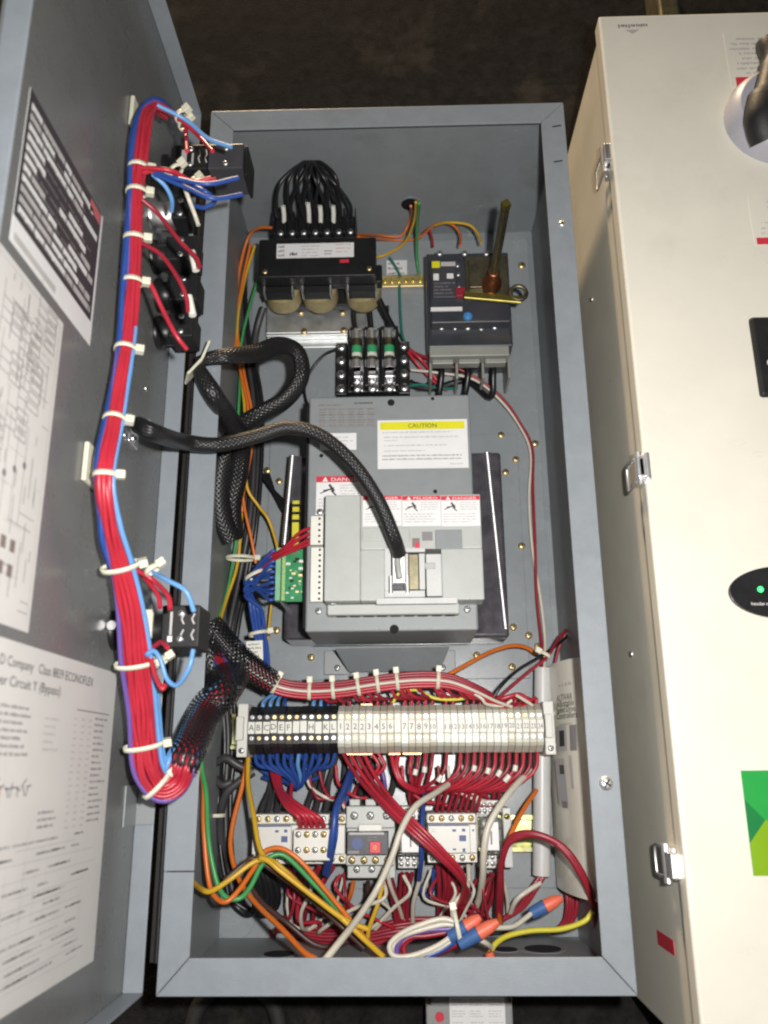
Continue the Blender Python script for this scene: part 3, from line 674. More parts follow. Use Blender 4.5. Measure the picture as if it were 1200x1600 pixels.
# terminal shroud below the breaker
a = R4(672, 530, 792, 556, ZB - .012); m, fin = part(bk, 'terminal_shroud', .001)
m.box(bx0 + .001, bx1 - .005, a[2], by0 - .0005, ZB - .030, ZB - .012, 'shroud_grey'); tw = (bx1 - bx0 - .006) / 3
for k in range(4): x = bx0 + .001 + k * tw; m.box(x - .0015 + .0016, x + .0015 + .0016, a[2] - .018, by0 - .0005, ZP + .01, ZB - .0305, 'shroud_grey')
for k in range(3): x = bx0 + .001 + (k + .5) * tw; m.box(x - tw * .40, x + tw * .40, a[2] - .006, a[2] - .0003, ZB - .030, ZB - .018, 'shroud_grey')
fin()
for k, px in enumerate((692, 731, 765)):
    x = bx0 + .001 + (k + .5) * tw; e = P((684, 712, 700)[k], 604, .02)
    wire([V((x, a[2] + .004, .050)), V((x, a[2] - .010, .048)), V((x - .004, a[2] - .030, .034)), V((e.x + .01 * k, e.y + .008, .018)), V((e.x - .02, e.y, .016)), P(640, 596 + 3 * k, .022)], 'black_wire', 'thick black cable leaving the breaker shroud towards the fuse block', 'black cables from breaker to fuse block', .0036, n=9)
# ================================================================== fuse block
ZF = .052
a = R4(527, 520, 638, 612, ZF - .02); fx0, fx1, fy0, fy1 = a
fb = empty('fuse_block', ((fx0 + fx1) / 2, (fy0 + fy1) / 2, ZP), 'black three-pole fuse block holding green-banded fuses in metal clips', 'fuse block')
m, fin = part(fb, 'base', .001); m.box(fx0 + .012, fx1 - .012, fy0, fy1 + .006, ZP, ZF - .020, 'black'); 
for px in (549, 571, 596, 618): q = P(px + 2, 560, ZF - .01); m.box(q.x - .0022, q.x + .0022, fy0, fy1, ZF - .020, ZF - .004, 'black')
fin()
for side in (0, 1):
    m, fin = part(fb, 'side_terminals', .0008); x0 = fx0 - .002 if side == 0 else fx1 - .0115; m.box(x0, x0 + .013, fy0 - .001, fy1 - .010, ZP, ZF - .024, 'black'); st = fin()
    for k in range(4): screw(st, (x0 + .0065, fy0 + .006 + k * (fy1 - fy0 - .022) / 3, ZF - .024), .0056, 'chrome')
for px in (557, 581, 608):
    c = P(px, 560, ZF - .008); x = c.x; L = fy1 - fy0
    k = MB(); k.cyl((x, fy0 + L * .30, ZF - .008), (x, fy0 + L * .86, ZF - .008), .0062, 'iron', 16); k = k.build('fuse', fb)
    b = MB(); b.cyl((x, fy0 + L * .49, ZF - .008), (x, fy0 + L * .5499, ZF - .008), .0064, 'tag_white', 16); b.cyl((x, fy0 + L * .55, ZF - .008), (x, fy0 + L * .67, ZF - .008), .0064, 'fuse_green', 16); b.build('band', k)
    for u in (.30, .80):
        b = MB(); b.cyl((x, fy0 + L * u, ZF - .008), (x, fy0 + L * (u + .13), ZF - .008), .0069, 'silver', 16); b.build('cap', k)
        b = MB(); yy = fy0 + L * (u + .065)
        for s_ in (-1, 1): b.box(x + s_ * .0071 - .0006, x + s_ * .0071 + .0006, yy - .004, yy + .004, ZF - .020, ZF - .002, 'silver')
        b.build('clip', fb)
    for u, mm in ((.02, 'silver'), (.15, 'silver'), (.97, 'silver')): screw(fb, (x, fy0 + L * u + .003, ZF - .0195), .0064, mm)
    b = MB(); b.box(x - .007, x + .007, fy0 + .0005, fy0 + L * .27, ZF - .020, ZF - .0185, 'chrome'); b.build('lug', fb, .0006)
    b = MB(); b.box(x - .006, x + .006, fy0 + L * .86, fy1 + .004, ZF - .020, ZF - .014, 'chrome'); b.build('clamp', fb, .001); b = MB(); b.box(x - .005, x + .005, fy0 + L * .17, fy0 + L * .28, ZF - .0184, ZF - .008, 'chrome'); b.build('clamp', fb, .001)

# ================================================================== the drive
ZD = .150
dr = empty('motor_drive', (0, .39, ZP), 'grey variable speed motor drive with yellow caution sticker and keypad cable', 'drive')
a = R4(484, 618, 737, 986, ZD); dx0, dx1, dy0, dy1 = a
dx0, dx1 = -.081, .079
m, fin = part(dr, 'enclosure', .0022, 3); m.box(dx0, dx1, dy0, dy1, .060, ZD, 'drive_paint'); fin()
m, fin = part(dr, 'side_gasket'); m.box(dx0 - .0022, dx0 - .0002, dy0 + .004, dy1 - .006, .07, ZD - .0015, 'slot'); fin()
hz = .066
h0, h1, hy1, hy0 = P(447, 850, hz).x, P(792, 900, hz).x, P(760, 706, hz).y, P(600, 1004, hz).y
m, fin = part(dr, 'heatsink', .004, 4); m.box(h0, h1, hy0 + .004, hy1, ZP + .006, hz, 'heatsink'); hs = fin()
for s_ in (-1, 1):      # chrome rods added and corrugated to draw the flash streaks on the heatsink
    xa, xb = (P(457, 708, hz).x, P(444, 850, hz).x) if s_ < 0 else (P(761, 708, hz).x, P(790, 980, hz).x)
    k = MB(); ya = hy1 - .001; yb = (hy0 + hy1) / 2 if s_ < 0 else hy0 + .012; pa_, pb2 = V((xa, ya, hz - .0005)), V((xb, yb, hz - .0005)); LL = (pb2 - pa_).length; nk = int(LL / .0006); k.lathe(pa_, pb2 - pa_, [(LL * j / nk, .0034 + .0003 * math.sin(j * math.pi / 2)) for j in range(nk + 1)], 'chrome', 16); k.build('glint_rod', hs)
m, fin = part(dr, 'lower_bracket', .0008); 
q = [P(523, 1013, .062), P(703, 1010, .062), P(688, 1048, .030), P(545, 1050, .030)]
m.hexa([q[3] - V((0, 0, .002)), q[2] - V((0, 0, .002)), q[1] - V((0, 0, .002)), q[0] - V((0, 0, .002)), q[3], q[2], q[1], q[0]], 'panel_paint'); fin()
for px0, px1 in ((506, 548), (672, 712)):
    a = R4(px0, 1034, px1, 1054, .018); m, fin = part(dr, 'foot', .0008); m.box(a[0], a[1], a[2], a[3] + .012, .0126, .0175, 'drive_paint'); ft = fin(); screw(ft, ((a[0] + a[1]) / 2, a[2] + .007, .0175), .0036, 'zinc')
for px, py, r in ((611, 629, .0036), (676, 623, .0018), (680, 768, .0020), (502, 712, .0020), (616, 983, .0042)):
    m, fin = part(dr, 'hole'); q = P(px, py, ZD); m.lathe((q.x, q.y, ZD), (0, 0, 1), [(0, r), (.0002, r)], 'slot', 18); fin()
def dsheet(px0, py0, px1, py1, base, z=ZD, thick=.0003):
    a = R4(px0, py0, px1, py1, z); return Sheet((a[0], a[2], z), (1, 0, 0), (0, 1, 0), a[1] - a[0], a[3] - a[2], base, thick)
rn = random.Random(21)
S = dsheet(590, 656, 731, 732, 'sticker_white'); w, h = S.w, S.h
S.rect(w * .03, h * .80, w * .97, h * .96, 'sticker_yellow'); S.text('CAUTION', w * .5, h * .835, h * .125, 'ink', center=True)
for yy, x0, x1, c in ((.76, .05, .82, 'ink_pale'), (.66, .07, .90, 'ink_pale'), (.595, .07, .22, 'ink_pale'), (.49, .07, .76, 'ink_pale'), (.38, .07, .52, 'ink_pale'), (.28, .05, .92, 'ink_grey'), (.21, .05, .93, 'ink_grey'), (.10, .80, .93, 'ink_pale')):
    S.bars(w * x0, h * yy, w * x1, h * (yy - .035), h * .050, c, .6, 0, 1, rn)
S.build('caution_sticker', dr)
S = dsheet(497, 628, 588, 668, None); w, h = S.w, S.h
S.rect(0, 0, w, h, 'ink_pale', 0) if False else None
S.bars(0, h * .92, w * .45, h * .8, h * .10, 'ink_brown', .7, .1, 1, rn); S.bars(w * .62, h * .98, w * .95, h * .85, h * .1, 'ink', .7, .1, 1, rn)
for k in range(6): S.bars(w * (.02 + .165 * k), h * .72, w * (.15 + .165 * k), h * .03, h * .10, 'ink_brown', .4, .3, 1, rn)
for k in range(4): S.line(0, h * (.04 + .23 * k), w, h * (.04 + .23 * k), .0004, 'ink_brown')
S.build('rating_print', dr)
S = dsheet(500, 677, 557, 703, 'sticker_white'); S.bars(S.w * .3, S.h * .8, S.w * .95, S.h * .1, S.h * .22, 'ink_pale', .4, .4, 1, rn); S.build('barcode_sticker', dr)
def danger(S, word, rn, top=.86):
    w, h = S.w, S.h; S.rect(0, h * top, w, h, 'sticker_red'); u = (1 - top) * h
    S.text(word, w * .30, h * top + u * .18, u * .80, 'sticker_white', width=w * .62); S.poly([(w * .12, h * top + u * .12), (w * .24, h * top + u * .12), (w * .18, h * top + u * .9)], 'sticker_white', 2)
    S.bars(w * .48, h * (top - .06), w * .95, h * (top - .38), h * .075, 'ink_pale', .5, .2, 1, rn); S.bars(w * .05, h * .42, w * .95, h * .04, h * .085, 'ink_pale', .5, .25, 1, rn)
    # struck-hand pictogram
    for x0, y0, x1, y1, t_ in ((.08, .55, .36, .70, .022), (.26, .78, .36, .60, .05), (.30, .62, .40, .50, .03), (.14, .62, .30, .66, .03)): S.line(w * x0, h * y0, w * x1, h * y1, w * t_, 'ink')
S = dsheet(494, 744, 572, 804, 'sticker_white'); danger(S, 'DANGER', rn, .84); S.build('danger_sticker', dr)
# plastic front module
ZM = .176
a = R4(507, 772, 754, 938, ZM); mx0, mx1, my0, my1 = a
m, fin = part(dr, 'front_module', .0016, 3); xs = P(563, 850, ZM).x
m.box(mx0, xs, my0, my1, ZD, ZM, 'light_grey_plastic')
yS = P(650, 857, ZM).y; m.box(xs, mx1, yS, my1, ZD, ZM - .0025, 'light_grey_plastic'); yl = my0
xk0, xk1 = P(603, 900, ZM).x, P(690, 900, ZM).x
m.box(xs, xk0, yl, yS, ZD, ZM - .001, 'light_grey_plastic'); m.box(xk1, mx1, yl, yS, ZD, ZM - .001, 'light_grey_plastic'); m.box(xk0, xk1, yl, P(650, 935, ZM).y + .001, ZD, ZM - .001, 'pale_plastic')  # pale middle box: socket glare put into the colour
fin()
ya = P(650, 945, ZM - .01).y; m, fin = part(dr, 'module_base', .0012); m.box(mx0 + .002, mx1 - .022, ya - .008, my0 - .0005, ZD, ZD + .013, 'light_grey_plastic'); mb_ = fin()
for k in range(9): 
    b = MB(); x = mx0 + .01 + k * .0125; b.box(x, x + .009, ya - .0085, ya - .0081, ZD + .003, ZD + .006, 'slot'); b.build('vent_slot', mb_)
for k, word in enumerate(('DANGER', 'PELIGRO', 'DANGER')):
    x0 = 567 + k * 61.3; S = dsheet(x0, 775, x0 + 60.3, 822, 'sticker_white', ZM - .0025); danger(S, word, rn); S.build('warning_sticker', dr)
m, fin = part(dr, 'flat_cover', .0008); a = R4(566, 825, 640, 846, ZM - .0025); m.box(a[0], a[1], a[2], a[3], ZM - .0024, ZM - .0012, 'light_grey_plastic'); fin()
m, fin = part(dr, 'window', .0006); a = R4(680, 828, 722, 858, ZM - .0025); m.box(a[0], a[1], a[2], a[3], ZM - .0024, ZM - .0012, 'drive_paint'); fin()
S = dsheet(641, 830, 678, 858, 'light_grey_plastic', ZM - .0025, .001); w, h = S.w, S.h; S.rect(w * .08, h * .1, w * .4, h * .6, 'ink_brown'); S.rect(w * .2, h * .05, w * .38, h * .35, 'sticker_red', 2); S.rect(w * .5, h * .45, w * .95, h * .95, 'ink_grey'); S.rect(w * .5, h * .1, w * .95, h * .4, 'ink_pale'); S.build('indicator_plate', dr)
S = dsheet(528, 852, 578, 930, None, ZM); 
for k in range(3): S.bars(S.w * .05, S.h * (.98 - k * .35), S.w * .45, S.h * (.7 - k * .35), S.h * .05, 'ink_pale', .4, .5, 1, rn); 
S.bars(S.w * .6, S.h * .95, S.w * .9, S.h * .1, S.h * .06, 'ink_pale', .4, .5, 1, rn); S.build('module_print', dr)
# keypad plug socket; flash glare on its metal put in as pale colour
m, fin = part(dr, 'plug_socket', .0008)
a = R4(604, 862, 662, 922, ZM); zz = ZM + .001
def fr(x0, y0, x1, y1, z0, z1, mm): a = R4(x0, y0, x1, y1, ZM); m.box(a[0], a[1], a[2], a[3], z0, z1, mm)
fr(601, 862, 611, 924, ZM - .0008, ZM + .003, 'pale_plastic'); fr(632, 866, 638, 924, ZM - .0008, ZM + .003, 'pale_plastic'); fr(655, 866, 664, 922, ZM - .0008, ZM + .003, 'pale_plastic'); fr(601, 924, 664, 934, ZM - .0008, ZM + .0035, 'pale_plastic'); fr(601, 858, 664, 864, ZM - .0008, ZM + .0035, 'pale_plastic')
fr(612, 866, 631, 922, ZM - .0009, ZM - .0002, 'charcoal'); fr(639, 866, 654, 921, ZM - .0009, ZM - .0002, 'iron'); fin()
m, fin = part(dr, 'socket_plate', .001); fr(588, 934, 715, 944, ZM - .0009, ZM + .0012, 'pale_plastic'); fr(666, 866, 690, 932, ZM - .0009, ZM + .0015, 'pale_plastic'); fr(664, 880, 680, 890, ZM + .0016, ZM + .003, 'light_grey_plastic'); fin()
for px, py in ((500, 800), (498, 955), (730, 952), (520, 941)): screw(dr, P(px, py, ZD if px != 520 else ZD + .013), .0036, 'zinc')
# connector strips along the drive's left edge
for y0, y1, n in ((806, 851, 5), (855, 940, 10)):
    a = R4(485, y0, 505, y1, ZD + .008); k = MB(); k.box(a[0], a[1], a[2], a[3], ZD, ZD + .008, 'tag_white'); k = k.build('connector_strip', dr, .0006)
    for i in range(n):
        yy = a[2] + (i + .5) * (a[3] - a[2]) / n; b = MB(); b.box(a[0] + .0075, a[0] + .0095, yy - .001, yy + .001, ZD + .008, ZD + .0083, 'slot'); b.build('pin_hole', k)
# green board beside the drive
ZG = .128
a = R4(432, 858, 481, 940, ZG); pc = empty('circuit_board', ((a[0] + a[1]) / 2, (a[2] + a[3]) / 2, .06), 'green printed circuit board with blue control wires plugged in', 'circuit board')
m, fin = part(pc, 'board'); m.box(a[0], a[1] - .001, a[2], a[3], ZG - .002, ZG, 'pcb'); m.box(a[0] + .002, a[0] + .005, a[2] + .002, a[2] + .005, ZP + .0041, ZG - .0021, 'zinc'); m.box(a[0] + .002, a[0] + .005, a[3] - .005, a[3] - .002, ZP + .0041, ZG - .0021, 'zinc'); fin()
m, fin = part(pc, 'connector', .0005); m.box(a[0], a[0] + .005, a[2], a[3], ZG, ZG + .007, 'pcb_light'); m.box(a[0] + .0056, a[0] + .0095, a[2], a[3], ZG, ZG + .005, 'pcb_light'); cn = fin()
CN = []
for i in range(10):
    yy = a[2] + (i + .5) * (a[3] - a[2]) / 10; CN.append(V((a[0] - .0002, yy, ZG + .0035))); screw(cn, (a[0] + .0075, yy, ZG + .005), .0013, 'lemon', slot='one', name='clamp_screw')
rb = random.Random(31)
for i in range(26):
    b = MB(); x = rb.uniform(a[0] + .011, a[1] - .005); y = rb.uniform(a[2] + .003, a[3] - .003); s_ = rb.uniform(.0008, .0022); b.box(x - s_, x + s_, y - s_ * .6, y + s_ * .6, ZG, ZG + rb.uniform(.0008, .003), rb.choice(['black', 'tag_white', 'iron', 'brass', 'pcb_light'])); b.build('chip', pc)
m, fin = part(pc, 'yellow_rod', .0008); q0, q1 = P(455, 868, ZG - .005), P(468, 782, ZG - .005); m.box(q0.x, q1.x, q0.y, q1.y, ZG - .013, ZG - .004, 'lemon'); yr = fin()
for k in range(3): b = MB(); y = q1.y - .004 - k * .008; b.box(q0.x - .0003, q1.x + .0003, y - .003, y, ZG - .0133, ZG - .0037, 'black'); b.build('stripe', yr)
m, fin = part(pc, 'pale_rail', .0006); q0, q1 = P(473, 860, ZG), P(480, 752, ZG); m.box(q0.x, q1.x, q0.y, q1.y, ZG - .02, ZG - .010, 'light_grey_plastic'); fin()
# ================================================================== terminal strip on its raised rail
ZS = .098
a = R4(386, 1100, 850, 1176, ZS); sy0, sy1 = a[2], a[3]; yc = (sy0 + sy1) / 2
xL, xM, xR = P(387, 1135, ZS).x, P(527, 1135, ZS).x, P(850, 1135, ZS).x
rl = empty('terminal_rail', (0, yc, ZP), 'yellow passivated mounting rail carrying the terminal strip', 'mounting rail')
m, fin = part(rl, 'rail', .0004); x0, x1 = P(362, 1135, .05).x, P(866, 1135, .05).x
m.box(x0, x1, yc - .0175, yc - .0135, .052, .0535, 'chromate'); m.box(x0, x1, yc + .0135, yc + .0175, .052, .0535, 'chromate'); m.box(x0, x1, yc - .0135, yc + .0135, .0455, .047, 'chromate'); m.box(x0, x1, yc - .0135, yc - .0125, .047, .052, 'chromate'); m.box(x0, x1, yc + .0125, yc + .0135, .047, .052, 'chromate'); fin()
for x in (x0 + .012, x1 - .012):
    m, fin = part(rl, 'stand'); m.box(x - .010, x + .010, yc - .010, yc + .010, ZP, .0453, 'chromate'); fin(); screw(rl, (x, yc, .047), .0035, 'brass')
def tblock(x, pitch, colour, txt, label, group, name):
    e = empty(name, (x, yc, .0536), label, 'terminal block', group)
    colour = random.choice({'black': ['black', 'black_worn'], 'beige_plastic': ['beige_plastic', 'beige_warm', 'beige_pale']}[colour]); yj = random.uniform(-.0004, .0004)
    b = MB(); g_ = .00025; X0, X1 = x - pitch / 2 + g_, x + pitch / 2 - g_; cm = yc + .0015
    prof = [(sy0, .054), (sy1, .054), (sy1, ZS - .018), (sy1 - .006, ZS - .006), (sy1 - .009, ZS - .004), (cm + .0065, ZS - .004), (cm + .0062, ZS), (cm - .0062, ZS), (cm - .0065, ZS - .004), (sy0 + .009, ZS - .004), (sy0 + .006, ZS - .006), (sy0, ZS - .018)]
    n = len(prof); b.add([V((X, y + yj, z)) for X in (X0, X1) for y, z in prof], [tuple(range(n))[::-1], tuple(range(n, 2 * n))] + [(i, (i + 1) % n, n + (i + 1) % n, n + i) for i in range(n)], colour); b.build('body', e)
    for s_ in (-1, 1): screw(e, (x, cm + s_ * .0098, ZS - .0038), .0021, 'brass' if random.random() < .4 else 'chrome', (random.uniform(-.05, .05), random.uniform(-.07, .03), 1), 'one')
    tj = random.uniform(-.03, .03); S = Sheet((X0 + .0002, cm - .0055 + yj + random.uniform(-.0004, .0004), ZS), (1, tj, 0), (-tj, 1, 0), X1 - X0 - .0004, .011, 'tag_white', .0008)
    if txt: S.text(txt, S.w / 2, .0030, .0078 if len(txt) < 2 else .0066, 'ink', center=True, width=None if len(txt) < 2 else S.w * .78)
    S.build('number_tag', e)
NW = [''] + 'one two three four five six seven eight nine ten eleven twelve thirteen fourteen fifteen sixteen seventeen eighteen nineteen twenty'.split() + ['twenty-' + k for k in ('one', 'two', 'three', 'four')]
nb = 12; pb = (xM - xL) / nb; XB = []
for i, c in enumerate(['A', 'B', 'C', 'D', 'E', 'F', '', '', 'H', '', 'K', 'L']):
    x = xL + (i + .5) * pb; XB.append(x)
    tblock(x, pb, 'black', c, ('black terminal block tagged ' + c + ' on the mounting rail') if c else 'black terminal block with a blank white tag on the mounting rail', 'black terminal blocks on the strip', 'terminal_block')
nums = '1 2 2 2 3 4 5 6 _ 7 7 8 9 10 _ 11 12 13 14 15 16 17 18 19 20 21 22 23 24'.split(); pw = (xR - xM) / len(nums); XW = []
for i, c in enumerate(nums):
    x = xM + (i + .5) * pw; XW.append(x); c = '' if c == '_' else c
    tblock(x, pw, 'beige_plastic', c, ('beige terminal block tagged number ' + NW[int(c)] + ' on the mounting rail') if c else 'beige terminal block with a blank white tag on the mounting rail', 'beige terminal blocks on the strip', 'terminal_block')
for x, lab, sd in ((xL - .0062, 'white end clamp closing the black end of the terminal strip', -1), (xR + .0062, 'white end clamp closing the beige end of the terminal strip', 1)):
    e = empty('end_clamp', (x, yc, .0536), lab, 'end clamp', 'end clamps of the terminal strip'); m, fin = part(e, 'body', .001)
    m.box(x - .005, x + .005, sy0 - .003, sy1 + .002, .054, ZS - .006, 'white_plastic'); m.box(x - .005, x + .002, yc - .010, yc + .012, ZS - .006, ZS + .001, 'white_plastic'); fin(); screw(e, (x, sy0 + .003, ZS - .006), .003, 'zinc')
for xa, xb, yy in ((XW[1], XW[4], sy0), (XW[7], XW[8], sy0), (XW[9], XW[11], sy0), (XW[3], XW[4], sy1)):
    m, fin = part(rl, 'copper_jumper'); m.box(xa - .002, xb + .002, yy - .0015 if yy == sy0 else yy + .0004, yy - .0004 if yy == sy0 else yy + .0015, ZS - .022, ZS - .018, 'copper'); fin()

# ================================================================== lower rail with contactors
ZC = .094
a = R4(392, 1274, 800, 1352, ZC); cy = (a[2] + a[3]) / 2
r2 = empty('contactor_rail', (0, cy, ZP), 'yellow passivated rail carrying the contactors near the cabinet bottom', 'mounting rail')
m, fin = part(r2, 'rail', .0004); x0, x1 = P(400, 1310, .03).x, P(842, 1310, .03).x
for y0, y1, z0, z1 in ((-.0175, -.0125, .022, .0235), (.0125, .0175, .022, .0235), (-.0125, .0125, ZP, .010), (-.0135, -.0125, .010, .022), (.0125, .0135, .010, .022)): m.box(x0, x1, cy + y0, cy + y1, z0, z1, 'chromate')
fin()
def contactor(px0, px1, py0, py1, z, label, face=True, aux=False, name='contactor'):
    a = R4(px0, py0, px1, py1, z); X0, X1, Y0, Y1 = a; c = empty(name, ((X0 + X1) / 2, (Y0 + Y1) / 2, .0236), label, 'contactor')
    m, fin = part(c, 'body', .001); hb = (Y1 - Y0) * .20
    m.box(X0, X1, Y0, Y1, .024, z - .030, 'white_plastic'); m.box(X0, X1, Y1 - hb, Y1, z - .030, z - .010, 'white_plastic'); m.box(X0, X1, Y0, Y0 + hb, z - .030, z - .010, 'white_plastic'); m.box(X0 + .0006, X1 - .0006, Y0 + hb + .0004, Y1 - hb - .0004, z - .030, z, 'white_plastic'); fin()
    n = max(2, round((X1 - X0) / .0092))
    for k in range(n):
        for yy in (Y1 - hb * .5, Y0 + hb * .5): screw(c, (X0 + (k + .5) * (X1 - X0) / n, yy, z - .010), .0030, 'brass' if (k + (yy > cy)) % 3 else 'zinc')
    if face:
        S = Sheet((X0 + .0006, Y0 + hb, z), (1, 0, 0), (0, 1, 0), X1 - X0 - .0012, Y1 - Y0 - 2 * hb, None); w, h = S.w, S.h
        S.rect(w * .02, h * .93, w * .84, h * .985, 'ink_blue'); S.rect(w * .5, h * .74, w * .58, h * .82, 'ink_blue'); S.rect(w * .70, h * .74, w * .77, h * .84, 'ink_blue'); S.rect(w * .64, h * .42, w * .78, h * .62, 'ink_blue'); S.rect(w * .50, h * .12, w * .57, h * .18, 'ink_blue'); S.rect(w * .70, h * .06, w * .76, h * .18, 'ink_blue'); S.line(w * .86, 0, w * .86, h, .0005, 'ink_grey'); S.rect(w * .91, h * .75, w * .95, h * .82, 'ink_blue'); S.bars(w * .06, h * .85, w * .18, h * .72, h * .08, 'ink_pale', .5, .3); S.build('face_print', c)
    return c, a
contactor(393, 466, 1273, 1352, ZC, 'white contactor with blue print beneath the black terminal blocks')
c2, a2 = contactor(467, 540, 1273, 1352, ZC, 'white contactor carrying a stacked auxiliary contact block', face=False)
m, fin = part(c2, 'auxiliary_block', .001); b = R4(458, 1296, 516, 1345, ZC + .022); m.box(b[0], b[1], b[2], b[3], ZC + .0005, ZC + .022, 'white_plastic'); ab = fin()
for i in range(4):
    for j in range(2): screw(ab, (b[0] + (i + .6) * (b[1] - b[0]) / 4.4, b[2] + (.009 if j == 0 else .022), ZC + .022), .0030, 'brass' if i % 2 else 'zinc')
c3, a3 = contactor(668, 746, 1272, 1350, ZC, 'white contactor with blue square window behind crossing red wires')
# overload relay
ZO = .100
a = R4(540, 1260, 617, 1378, ZO); ov = empty('overload_relay', ((a[0] + a[1]) / 2, (a[2] + a[3]) / 2, .0236), 'grey overload relay with red reset button and smoked cover', 'overload relay'); X0, X1, Y0, Y1 = a; hh = Y1 - Y0
m, fin = part(ov, 'body', .001); m.box(X0, X1, Y0 + hh * .30, Y1, .024, ZO - .016, 'light_grey_plastic'); m.box(X0, X1, Y0, Y0 + hh * .30, .024, ZO - .026, 'light_grey_plastic'); m.box(X0, X1, Y1 - hh * .30, Y1, ZO - .016, ZO - .006, 'light_grey_plastic'); m.box(X0, X1, Y0 + hh * .20, Y0 + hh * .34, ZO - .016, ZO - .008, 'light_grey_plastic')
m.box((X0 + X1) / 2 - .011, (X0 + X1) / 2 + .011, Y1 - hh * .34, Y1 - hh * .24, ZO - .006, ZO - .001, 'white_plastic')
for k in range(3): x = X0 + (k + .5) * (X1 - X0) / 3; m.box(x - .005, x + .005, Y1, Y1 + .006, .05, ZO - .012, 'light_grey_plastic')
fin()
m, fin = part(ov, 'smoked_cover', .0008); m.box(X0 + .001, X1 - .006, Y0 + hh * .345, Y1 - hh * .345, ZO - .0159, ZO - .002, 'charcoal'); cv = fin()
S = Sheet((X0 + .001, Y0 + hh * .345, ZO - .002), (1, 0, 0), (0, 1, 0), X1 - X0 - .007, hh * .31, None); w, h = S.w, S.h
S.disc(w * .25, h * .5, h * .26, 'ink_blue'); S.rect(w * .05, h * .88, w * .9, h * .98, 'ink_pale'); S.rect(w * .02, h * .06, w * .3, h * .2, 'ink_grey'); S.bars(w * .5, h * .8, w * .75, h * .55, h * .12, 'ink_grey', .4, .2); S.build('dial_print', cv)
m, fin = part(ov, 'reset_button', .0006); q = P(586, 1324, ZO); m.box(q.x - .005, q.x + .005, q.y - .005, q.y + .005, ZO - .002, ZO + .001, 'sticker_red'); m.lathe((q.x, q.y, ZO + .001), (0, 0, 1), [(0, .003), (.0015, .0026)], 'coral', 16); fin()
for k in range(3): screw(ov, (X0 + (k + .5) * (X1 - X0) / 3, Y1 - hh * .13, ZO - .006), .0040, 'zinc')
for px in (549, 568, 586, 605): screw(ov, (P(px, 1343, ZO).x, Y0 + hh * .27, ZO - .008), .0035, 'brass')
for px in (555, 579, 601): screw(ov, (P(px, 1362, ZO).x, Y0 + hh * .12, ZO - .026), .0035, 'zinc')
# relays in clear covers
def relay(px0, px1, py0, py1, label, z=.082):
    a = R4(px0, py0, px1, py1, z); X0, X1, Y0, Y1 = a; e = empty('relay', ((X0 + X1) / 2, (Y0 + Y1) / 2, .0236), label, 'relay', 'relays in clear covers'); hh = Y1 - Y0
    m, fin = part(e, 'base', .001); m.box(X0, X1, Y0, Y1, .024, .046, 'white_plastic'); m.box(X0, X1, Y0, Y0 + hh * .22, .046, .056, 'white_plastic'); m.box(X0, X1, Y1 - hh * .22, Y1, .046, .056, 'white_plastic'); fin()
    m, fin = part(e, 'clear_cover', .0015); m.box(X0 + .001, X1 - .001, Y0 + hh * .24, Y1 - hh * .24, .0462, z, 'clear'); fin()
    m, fin = part(e, 'coil'); m.lathe(((X0 + X1) / 2, (Y0 + Y1) / 2, .0465), (0, 0, 1), [(0, .007), (.024, .007)], 'iron', 16); m.box((X0 + X1) / 2 - .009, (X0 + X1) / 2 + .009, (Y0 + Y1) / 2 - .005, (Y0 + Y1) / 2 + .005, .0705, .073, 'silver'); fin()
    n = 4
    for k in range(n):
        for j in range(2): screw(e, (X0 + (k + .5) * (X1 - X0) / n, Y0 + hh * (.07 + .09 * j), .056), .0026, 'chrome'); screw(e, (X0 + (k + .5) * (X1 - X0) / n, Y1 - hh * (.07 + .09 * j), .056), .0026, 'chrome')
    S = Sheet((X0 + .004, Y0 + hh * .3, z), (1, 0, 0), (0, 1, 0), X1 - X0 - .008, hh * .4, 'sticker_white'); S.text('1', S.w / 2, S.h * .2, S.h * .7, 'ink_grey', center=True); S.build('number_sticker', e)
relay(621, 662, 1262, 1362, 'clear-covered relay numbered 1 between the overload relay and a contactor')
relay(749, 786, 1252, 1362, 'clear-covered relay numbered 1 right of the contactor with the blue square')
a = R4(787, 1262, 800, 1356, .06); e = MB(); e.box(a[0], a[1], a[2], a[3], .024, .060, 'pale_plastic'); e = e.build('end_stop', None, .001); tag(e, 'narrow pale end stop at the bare end of the contactor rail', 'end stop'); screw(e, ((a[0] + a[1]) / 2, a[3] - .008, .060), .003, 'brass_yellow')

# ================================================================== grey conduit tube and rolled manual at the right
p0, p1 = P(848, 1044, .040), P(846, 1368, .040); k = MB(); r_ = .0086
k.lathe(p0, p1 - p0, [(0, r_), ((p1 - p0).length, r_)], 'tube_plastic', 28, False); k.lathe(p0, p1 - p0, [(0, r_ * .8), ((p1 - p0).length, r_ * .8)], 'slot', 24, True)
tag(k.build('plastic_tube'), 'grey plastic tube lying along the right side of the panel', 'tube')
pa, pb_ = P(878, 1042, .034), P(890, 1388, .034); cxp = (pa.x + pb_.x) / 2 + .003; rr = .0215; L = pa.y - pb_.y
def roll(u, v, z):      # loosely rolled, leaning on the right wall
    q0, q1, q2 = V((.1570, .024)), V((.1575, .094)), V((.1768, .119)); p_ = q0 * (1 - u) ** 2 + q1 * 2 * u * (1 - u) + q2 * u * u; d_ = ((q1 - q0) * (1 - u) + (q2 - q1) * u).normalized()
    return V((p_.x - d_.y * z + .0012 * math.sin(v * 40), pb_.y + v, p_.y + d_.x * z))
S = Sheet((0, 0, 0), (1, 0, 0), (0, 1, 0), 1, L, 'gloss_paper', .0004, roll)
x0 = .30
